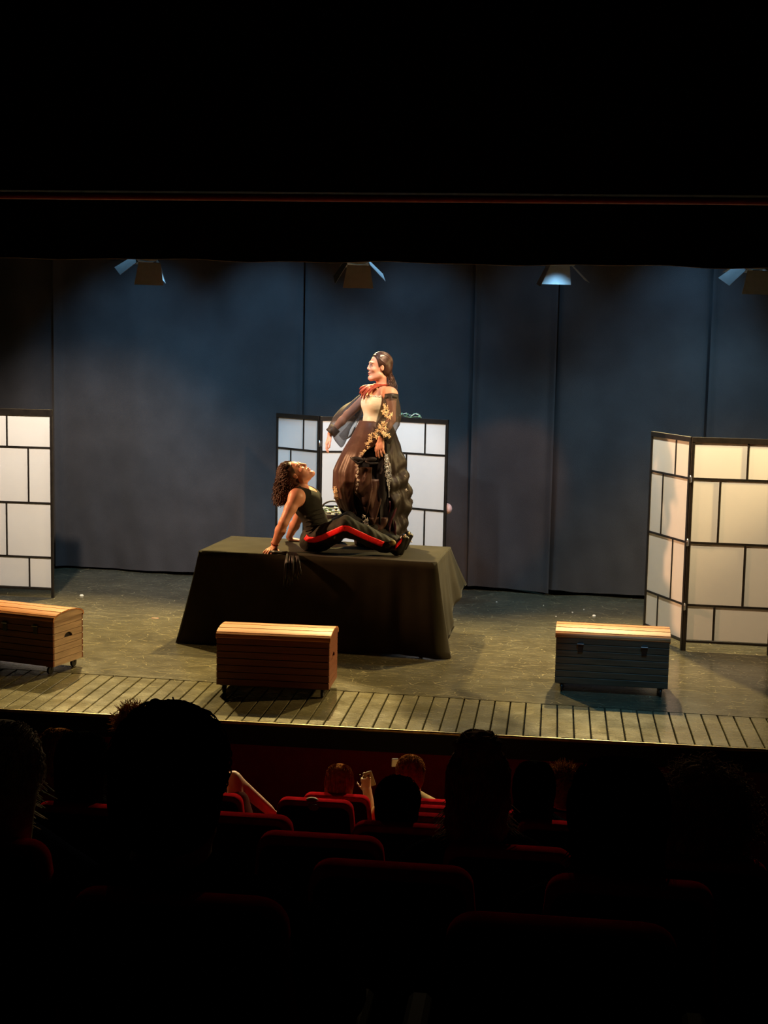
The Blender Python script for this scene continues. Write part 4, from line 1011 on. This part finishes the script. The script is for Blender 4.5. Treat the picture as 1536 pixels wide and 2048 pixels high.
    b.ball(q, (.018, .018, .020), 10, 6); b.build('bow', M_under, ov)
    # lace trims
    def lace(pts, r_, par, mt):
        for i, (a, z) in enumerate(pts): flower(skirt_pt(a, z, .034), vw, r_*rgf.uniform(.8, 1.25), par, mt, rgf)
    lace([(-1.58, 1.70), (-1.62, 1.675), (-1.55, 1.655), (-1.65, 1.635), (-1.50, 1.69), (-1.62, 1.605), (-1.70, 1.575), (-1.76, 1.55)], .017, ov, M_lace)
    lace([(-2.68, 1.245), (-2.62, 1.21), (-2.70, 1.185), (-2.55, 1.225), (-2.60, 1.165), (-2.74, 1.155)], .022, ov, M_lace)
    lace([(-1.86, 1.46), (-1.80, 1.43), (-1.77, 1.40), (-1.80, 1.365), (-1.76, 1.33), (-1.78, 1.295), (-1.80, 1.26), (-1.82, 1.23)], .015, ov, M_lace2)
    lace([(-1.74, 1.03), (-1.68, 1.00), (-1.76, .985), (-1.70, .965), (-1.66, .94), (-1.74, .945), (-1.68, .915)], .019, ov, M_lace2)
    lace([(-.42, 1.36), (-.40, 1.245), (-.05, .84), (-.12, .80)], .016, ov, M_lace2)
    return wm
build_woman()

# ================================================================== STALLS: SEATS
def make_seat():
    """theatre seat facing +y; origin on the floor under the rear face of the backrest"""
    o = thing('theatre_seat', (0, 0, 0), 'seat', 'seat', 'red velvet theatre seats')
    # backrest pad: rounded trapezoid, .38 wide at the top, leaning a little
    def outline(wt, wb, z0, z1, r):
        pts = [(-wb/2, z0), (wb/2, z0)]
        for k in range(7): a = PI/2*k/6; pts.append((wt/2-r+r*math.cos(a), z1-r+r*math.sin(a)))
        for k in range(7): a = PI/2+PI/2*k/6; pts.append((-wt/2+r+r*math.cos(a), z1-r+r*math.sin(a)))
        return pts
    def slab(pts, y0, y1, lean):
        m_ = MB(); n = len(pts); cx = 0; cz = sum(p[1] for p in pts)/n; vs = []
        lay = [(y0, .96), (y0+.012, 1.0), (y1-.012, 1.0), (y1, .95)]
        for y, s_ in lay:
            for x, z in pts: vs.append((x*s_, y-lean*(z-.45), cz+(z-cz)*s_))
        fs = [tuple(range(n)), tuple(range(3*n, 4*n))[::-1]]+[(l*n+i, l*n+(i+1) % n, (l+1)*n+(i+1) % n, (l+1)*n+i) for l in range(3) for i in range(n)]
        m_.add(vs, fs); m_.smooth = [False, False]+[True]*(len(fs)-2); return m_
    slab(outline(.38, .47, .42, .98, .05), .055, .125, .10).build('backrest', M_velvet, o, world=False)
    slab(outline(.355, .45, .30, .955, .045), .035, .058, .10).build('back_shell', M_seatback, o, world=False)
    c = MB(); c.box((0, .35, .41), (.46, .44, .10), bev=.025); c.build('seat_cushion', M_velvet, o, world=False)
    for sx in (-1, 1):
        a = MB(); a.box((sx*.265, .30, .62), (.045, .34, .035), bev=.01); a.box((sx*.265, .26, .31), (.04, .16, .62), bev=.006); a.build('armrest', M_seatback, o, world=False)
    return o
seat0 = make_seat()
SEATS = [  # row y, x, label
 (6.7, -1.129, 'empty red seat with a beige plate on its top edge, beside the auburn-haired child'),
 (6.7, -2.249, 'red seat far left, top edge lit, before the curly-haired spectator'),
 (6.7, -1.689, 'red seat of the spectator leaning on a bare arm'),
 (6.7, -.569, 'red seat behind the pale-shirted child near the stage'),
 (6.7, -.009, 'seat of the tousled-haired child, right of the piled-up hair'),
 (6.7, .551, 'seat of the brown-haired head between the two large dark heads at right'),
 (5.8, -2.14, 'red seat at far left with a lit rounded corner'),
 (5.8, -.46, 'red seat just behind the pale-shirted child\'s seat'),
 (5.8, .08, 'seat of the dark-haired child beside the woman with piled-up hair'),
 (4.9, -1.102, 'seat right beside the big dark head, with a dull red upper edge'),
 (4.9, -.50, 'seat of the small round-headed child in the middle'),
 (4.9, -1.70, 'seat of the dark round head between the grey hair and the big head'),
 (4.0, -.66, 'empty seat in the middle, left of the spectator with piled-up hair'),
 (4.0, -.10, 'seat of the spectator with piled-up wavy hair'),
 (4.0, .46, 'seat of the curly-haired spectator at far right'),
 (3.1, -.345, 'empty seat nearer the picture bottom, below the piled-up hair'),
 (3.1, .20, 'seat of the long-haired spectator at right'),
 (3.1, -1.36, 'seat of the grey-haired spectator at the left edge'),
 (2.2, .035, 'nearest empty seat, right of the big spectator'),
 (2.2, -.61, 'seat of the big spectator in front of the camera'),
 (7.6, -1.16, 'front-row seat of the auburn-haired child'),
 (7.6, -.66, 'front-row seat of the pale-shirted child'),
]
for i, (y, x, lb) in enumerate(SEATS):
    q = seat0 if i == 0 else copy_tree(seat0)
    q.location = (x, y, row_floor(y)); q['label'] = lb
    if i == 0: first_plate_parent = q
pl = MB(); pl.ball((0, -.012, .955), (.030, .006, .018), 14, 8); pl.ball((-.015, .03, .975), (.034, .02, .018), 12, 8)
pl.build('number_plate', M_plate, first_plate_parent, world=False)

# ================================================================== STALLS: SPECTATORS
def spectator(label, x, y, ztop, rowy, s=1.0, hair='short', hm=None, top=None, lean=0.0, turn=0.0, res=.012, wide=1.0, build=1.0, extra=None):
    """seen from behind: a seated figure facing the stage, head top at ztop"""
    hm = hm or M_hd; top = top or M_dark; fz = row_floor(rowy); sx = x-lean
    f = nrm((math.sin(turn), math.cos(turn), 0)); hc = A(x, y, ztop-.128*s)
    lo = (min(x, sx)-.62*build, rowy-.05, fz-.02); hi = (max(x, sx)+.62*build, rowy+.95, ztop+.12)
    B = Field(lo, hi, res); T = Field(lo, hi, res); L = Field(lo, hi, res)
    pel = A(sx, rowy+.26, fz+.55); nb = hc+A(-.2*lean, -.025, -.185*s); nb[1] = max(nb[1], rowy+.16); ch = nb*.62+pel*.38+A(0, 0, .02)
    b = build
    for G, e in ((B, 0), (T, .012)):
        G.ell(pel, (.17*b+e, .13+e, .13+e), None, .06); G.cone(pel, ch, .125*b+e, .125*b+e, .06); G.ell(ch, (.165*b*s**.5+e, .105+e, .17*s+e), None, .06)
        G.cone(nb+A(-.14*s*b, 0, -.055*s), nb+A(.14*s*b, 0, -.055*s), .060*s+e, .060*s+e, .06)
        G.cone(nb+A(-.16*s*b, 0, -.075*s), nb+A(0, 0, .02*s), .05*s+e, .055*s+e, .05); G.cone(nb+A(.16*s*b, 0, -.075*s), nb+A(0, 0, .02*s), .05*s+e, .055*s+e, .05)
        for sd in (-1, 1):
            sh = nb+A(sd*.185*s*b, 0, -.085*s); el = A(sx+sd*.235*b, rowy+.34, (sh[2]+fz+.58)/2-.02); wr = A(sx+sd*.12, rowy+.58, fz+.645)
            if extra and sd == extra[0]: el, wr = A(*extra[1]), A(*extra[2])
            if extra and sd == extra[0] and e: G.cone(sh, sh+(el-sh)*.5, .056*s*b+e, .050*s+e, .03); continue
            G.ell(sh, (.065*s*b+e,)*3, None, .04); G.cone(sh, el, .052*s*b+e, .042*s+e, .03)
            if not (extra and sd == extra[0]) or e == 0: G.cone(el, wr, .042*s+e, .030*s+e, .02)
            if e == 0:
                d_ = wr-el; hand(B, wr, nrm(d_*A(1, 1, .3)) if not (extra and sd == extra[0]) else nrm(d_), (0, 0, 1), (-sd, .3, 0), .95*s, (.3, .3, .3, .3), .12)
    for G, e in ((B, 0), (L, .012)):
        for sd in (-1, 1):
            hp = A(sx+sd*.09, rowy+.28, fz+.54); kn = A(sx+sd*.11, rowy+.70, fz+.53); an = A(sx+sd*.10, rowy+.68, fz+.09)
            G.cone(hp, kn, .085+e, .058+e, .04); G.cone(kn, an, .056+e, .040+e, .02)
            if e: pass
            else: G.cone(an+A(0, -.02, -.04), an+A(0, .16, -.055), .042, .034, .02)
        if e: G.ell(pel, (.18*b, .14, .12), None, .05)
    B.cone(nb-A(0, 0, .03), hc+A(0, -.015, -.06)*s, .056*s, .055*s, .04)
    p, R = head(B, hc, f, (0, 0, 1), s)
    o = field_obj(B, 'person', M_skin)
    tag(o, label, 'person', 'spectators seated in the stalls')
    field_obj(T, 'top', top, o); field_obj(L, 'trousers', M_dark, o)
    # hair
    hr = min(res, .009); e = .36*s
    H = Field(hc-A(e, e, .75*s), hc+A(e, e, .34*s), hr); rg = np.random.default_rng(abs(hash(label)) % 1000 if False else int(1000*abs(x)+10*y))
    bk = lambda a_, b_, c_: p(a_, b_, c_)
    if hair != 'puff':
        H.ell(bk(-.018, 0, .040), A(.108, .092*wide, .100)*s, R, .02); H.ell(bk(-.050, 0, -.02), A(.072, .088*wide, .082)*s, R, .03)
    paths = []
    def fall(S, length, rad, wave, out=.02, zr=(.0, 1.0), K_=12):
        t = np.linspace(0, 1, K_)
        for i in range(S):
            th = rg.uniform(-1.9, 1.9); v = rg.uniform(*zr); root = A(*bk(-.018-.106*math.cos(th)*math.cos(v), .092*wide*math.sin(th)*math.cos(v*.8), .04+.100*math.sin(v)))
            d0 = root-A(*bk(-.01, 0, .02)); ln = length*rg.uniform(.7, 1.1)
            end = A(hc[0]+rad*math.sin(th)*1.05+rg.normal()*.012, hc[1]-rad*math.cos(th)*.75-.02*s, root[2]-ln)
            mid = root+d0*(.35+out*6)+A(0, 0, -.25*ln)
            q = ((1-t)**2)[:, None]*root+(2*t*(1-t))[:, None]*mid+(t*t)[:, None]*end; ph = rg.random()*6.28; fq = rg.uniform(2, 4)*6.28
            q += np.stack([wave*np.sin(fq*t+ph)*t, wave*np.cos(fq*t+ph)*t, 0*t], 1); paths.append(q)
    if hair == 'short':
        H.ell(bk(.075, 0, -.02), A(.065, .1, .085)*s, R, .012, 'sub'); H.ell(bk(-.02, 0, -.135), A(.12, .12, .050)*s, R, .02, 'sub')
        for sd in (-1, 1): H.ell(bk(-.004, sd*.085, -.012), A(.024, .03, .034)*s, R, .006, 'sub')
        t = np.linspace(0, 1, 6)
        for i in range(520):
            th = rg.uniform(-2.0, 2.0); v = rg.uniform(-.45, 1.5); n_ = A(-math.cos(th)*math.cos(v), math.sin(th)*math.cos(v), math.sin(v))
            root = A(*bk(-.018+.106*n_[0], .091*wide*n_[1], .040+.099*n_[2])); nw = R[:, 0]*n_[0]+R[:, 1]*n_[1]+R[:, 2]*n_[2]; c_ = A(0, -.55, -1)+.45*rg.normal(size=3); dn = nrm(nrm(c_-nw*(c_@nw))+.12*nw); ln = rg.uniform(.012, .022)*s
            paths.append(root+np.outer(t*ln, dn)+np.outer(np.sin(PI*t)*.004, nw))
    elif hair == 'tousled':
        H.ell(bk(.075, 0, -.02), A(.065, .1, .085)*s, R, .012, 'sub'); H.noise(.008, 55, 3)
        t = np.linspace(0, 1, 7)
        for i in range(560):
            n_ = nrm(rg.normal(size=3)*A(1, .8, .8)+A(0, -.2, .9)); root = A(*bk(-.018, 0, .04))+n_*A(.090, .104, .098)*s*.96; tw = nrm(rg.normal(size=3)); ln = .026*s
            paths.append(root+np.outer(t*ln*.8, n_)+np.outer((t**2)*ln*1.4, tw))
    elif hair in ('long', 'bob'):
        dl = .30 if hair == 'long' else .16
        H.ell(bk(-.060, 0, -.10), A(.050, .086*wide, .13)*s, R, .04)
        if hair == 'long': H.ell(bk(-.078, 0, -.20), A(.036, .085*wide, .13)*s, R, .05)
        H.ell(bk(.085, 0, -.01), A(.060, .085, .10)*s, R, .012, 'sub')
        fall(520, dl*s, .085*wide*s, .004, .012, (-.2, 1.56))
    elif hair == 'bun':
        H.ell(bk(-.03, 0, .140), A(.062, .070, .045)*s, R, .03); H.ell(bk(-.050, 0, -.09), A(.055, .095*wide, .12)*s, R, .04)
        H.ell(bk(.085, 0, -.01), A(.060, .085, .10)*s, R, .012, 'sub'); H.noise(.006, 50, 3)
        fall(520, .27*s, .105*wide*s, .012, .02, (-.5, 1.3))
        t = np.linspace(0, 1, 9)
        for i in range(160):
            a_ = rg.random()*6.28; c = A(*bk(-.03, 0, .135)); r_ = .066*s; b_ = rg.uniform(-.6, .9)
            paths.append(np.stack([c[0]+r_*np.cos(a_+t*2.2)*math.cos(b_), c[1]+r_*np.sin(a_+t*2.2)*math.cos(b_), c[2]+.045*s*math.sin(b_)+.012*np.sin(t*8+i)], 1))
    elif hair in ('curly', 'puff'):
        k_ = wide
        H.ell(bk(-.03, 0, .015), A(.118, .125*k_, .115)*s, R, .03); H.ell(bk(-.045, 0, -.08), A(.10, .135*k_, .12)*s, R, .05)
        H.ell(bk(.105, 0, -.02), A(.065, .085, .10)*s, R, .015, 'sub'); H.noise(.012, 42, 3)
        t = np.linspace(0, 1, 12)
        for i in range(900):
            n_ = nrm(rg.normal(size=3)*A(1, 1, .8)+A(0, -.35, .15)); root = A(*bk(-.03, 0, -.01))+n_*A(.115*k_, .10, .125)*s
            ln = rg.uniform(.04, .085)*s; ph = rg.random()*6.28; a_ = nrm(np.cross(n_, (.3, .2, .9))); b_ = np.cross(n_, a_); r_ = rg.uniform(.005, .010)
            paths.append(root+np.outer(t*ln, n_)+np.outer(r_*np.cos(t*14+ph), a_)+np.outer(r_*np.sin(t*14+ph), b_)+np.outer(-(t**2)*.02, (0, 0, 1)))
    ho_ = field_obj(H, 'hair', hm, o)
    if paths:
        kk = max(len(q) for q in paths)
        paths = [q if len(q) == kk else np.stack([np.interp(np.linspace(0, 1, kk), np.linspace(0, 1, len(q)), q[:, c]) for c in range(3)], 1) for q in paths]
        tag(link_mesh('hair_strands', strands(np.array(paths), np.linspace(.0022, .0012, kk)), hm, ho_), kind='stuff')
    return o, hc, nb
bigman, hc_, nb_ = spectator('big dark silhouetted spectator in a collared jacket, nearest the camera', -.656, 2.38, 1.849, 2.2, 1.12, 'short', M_hd, M_dark, res=.010, build=1.15)
cl = MB()
cl.grid([[tuple(nb_+A((.088-.012*j/3)*math.sin(t)*1.2, -.075*math.cos(t)*1.1+.01, -.035+.075*j/3)) for j in range(4)] for t in np.linspace(-2.4, 2.4, 29)])
cl.build('collar', M_dark, bigman, solid=.008)
spectator('grey-blond bobbed head cut by the left picture edge', -1.336, 3.28, 1.536, 3.1, 1.05, 'bob', M_hg, M_navy, wide=1.08)
spectator('spectator with tall piled-up wavy hair, right of centre', -.20, 4.18, 1.280, 4.0, 1.0, 'bun', M_hb, M_dark, lean=-.08, wide=1.0)
spectator('dark long-haired spectator, large black head between piled-up and curly hair', .174, 3.28, 1.529, 3.1, 1.05, 'long', M_hd, M_dark, wide=1.18, lean=-.02)
spectator('spectator with big round curly hair at far right', .47, 4.18, 1.262, 4.0, .98, 'curly', M_hb, M_dark)
spectator('dark-haired child just right of the piled-up hair', -.045, 5.98, .698, 5.8, .95, 'long', M_hd, M_dark, lean=-.08, wide=1.0)
spectator('child with tousled brown hair, ahead of the long-haired spectator', .091, 6.88, .410, 6.7, .85, 'tousled', M_ha, M_dark, lean=.06)
spectator('brown-haired head barely showing left of the big curly hair', .475, 6.88, .431, 6.7, .92, 'short', M_ha, M_dark, lean=-.05)
boy, bh, bn = spectator('child with short blond-lit hair and pale yellow shirt near the stage', -.758, 7.78, .153, 7.6, .88, 'short', M_ha, M_cream, lean=-.06)
girl, gh, gn = spectator('auburn long-haired child with parted hair in the front row', -1.164, 7.78, .077, 7.6, .90, 'long', M_ha, M_olive, wide=.95, extra=(1, (-.985, 7.86, -.28), (-1.030, 7.98, -.135)))
spectator('small round dark head in the middle of the stalls', -.54, 5.08, .883, 4.9, .90, 'short', M_hd, M_dark)
spectator('round dark head between the grey hair and the big silhouette', -1.747, 5.08, .985, 4.9, 1.02, 'bob', M_hd, M_dark, wide=1.05)
spectator('reddish-haired head peeking behind the grey hair at left', -2.168, 5.98, .727, 5.8, .95, 'bob', M_ha, M_dark)
spectator('spectator with dark curls peeking above the big silhouette', -2.10, 6.88, .599, 6.7, .95, 'tousled', M_ha, M_maroon, lean=.12)
spectator('spectator in maroon leaning on a bare arm, mostly behind the big silhouette', -1.70, 6.88, .40, 6.7, .95, 'short', M_hb, M_maroon, extra=(1, (-1.60, 6.97, .222), (-1.425, 7.02, .055)))
# what they hold
ph = MB(); ph.box((-1.030, 8.06, -.085), (.055, .012, .09), Matrix.Rotation(-.35, 3, 'Y'), .003); po = ph.build('booklet', M_plate); tag(po, 'small tan booklet held up by the auburn-haired child', 'booklet')
ph = MB(); ph.box((-.872, 7.99, .045), (.038, .010, .055), Matrix.Rotation(.2, 3, 'Z') @ Matrix.Rotation(.3, 3, 'X'), .003); po = ph.build('phone', M_phone); tag(po, 'grey phone glinting left of the blond-lit child', 'phone')

# ================================================================== BITS ON THE STAGE FLOOR
def scrap(x, y, s_, lb, mt, name='paper_scrap', cat='scrap', grp=None, sx=1.0):
    m_ = MB(); rgs = random.Random(int(x*100)); n = 7; top = [(x+s_*sx*math.cos(2*PI*i/n)*rgs.uniform(.7, 1.1), y+s_*math.sin(2*PI*i/n)*rgs.uniform(.7, 1.1)) for i in range(n)]
    m_.add([(a, b, .001) for a, b in top]+[(x+(a-x)*.7, y+(b-y)*.7, s_*.35*(1 if sx == 1 else .15)+.002) for a, b in top], [tuple(range(n))[::-1], tuple(range(n, 2*n))]+[(i, (i+1) % n, n+(i+1) % n, n+i) for i in range(n)])
    tag(m_.build(name, mt), lb, cat, grp)
scrap(-4.463, 12.932, .022, 'white paper crumb on the floor right of the left screen', M_paper)
scrap(.398, 13.003, .022, 'white paper crumb on the floor left of the right-hand screen', M_paper)
scrap(-3.479, 12.031, .010, 'short strip of orange tape on the floor left of the table', M_tape, 'floor_tape', 'tape', None, 4.5)
for (x, y) in ((.202, 13.13), (-.07, 13.42), (.05, 12.9), (-.52, 13.5), (.31, 13.3)):
    scrap(x, y, .008, 'tiny white crumb on the floor before the dark curtain', M_paper, grp='tiny crumbs on the stage floor')
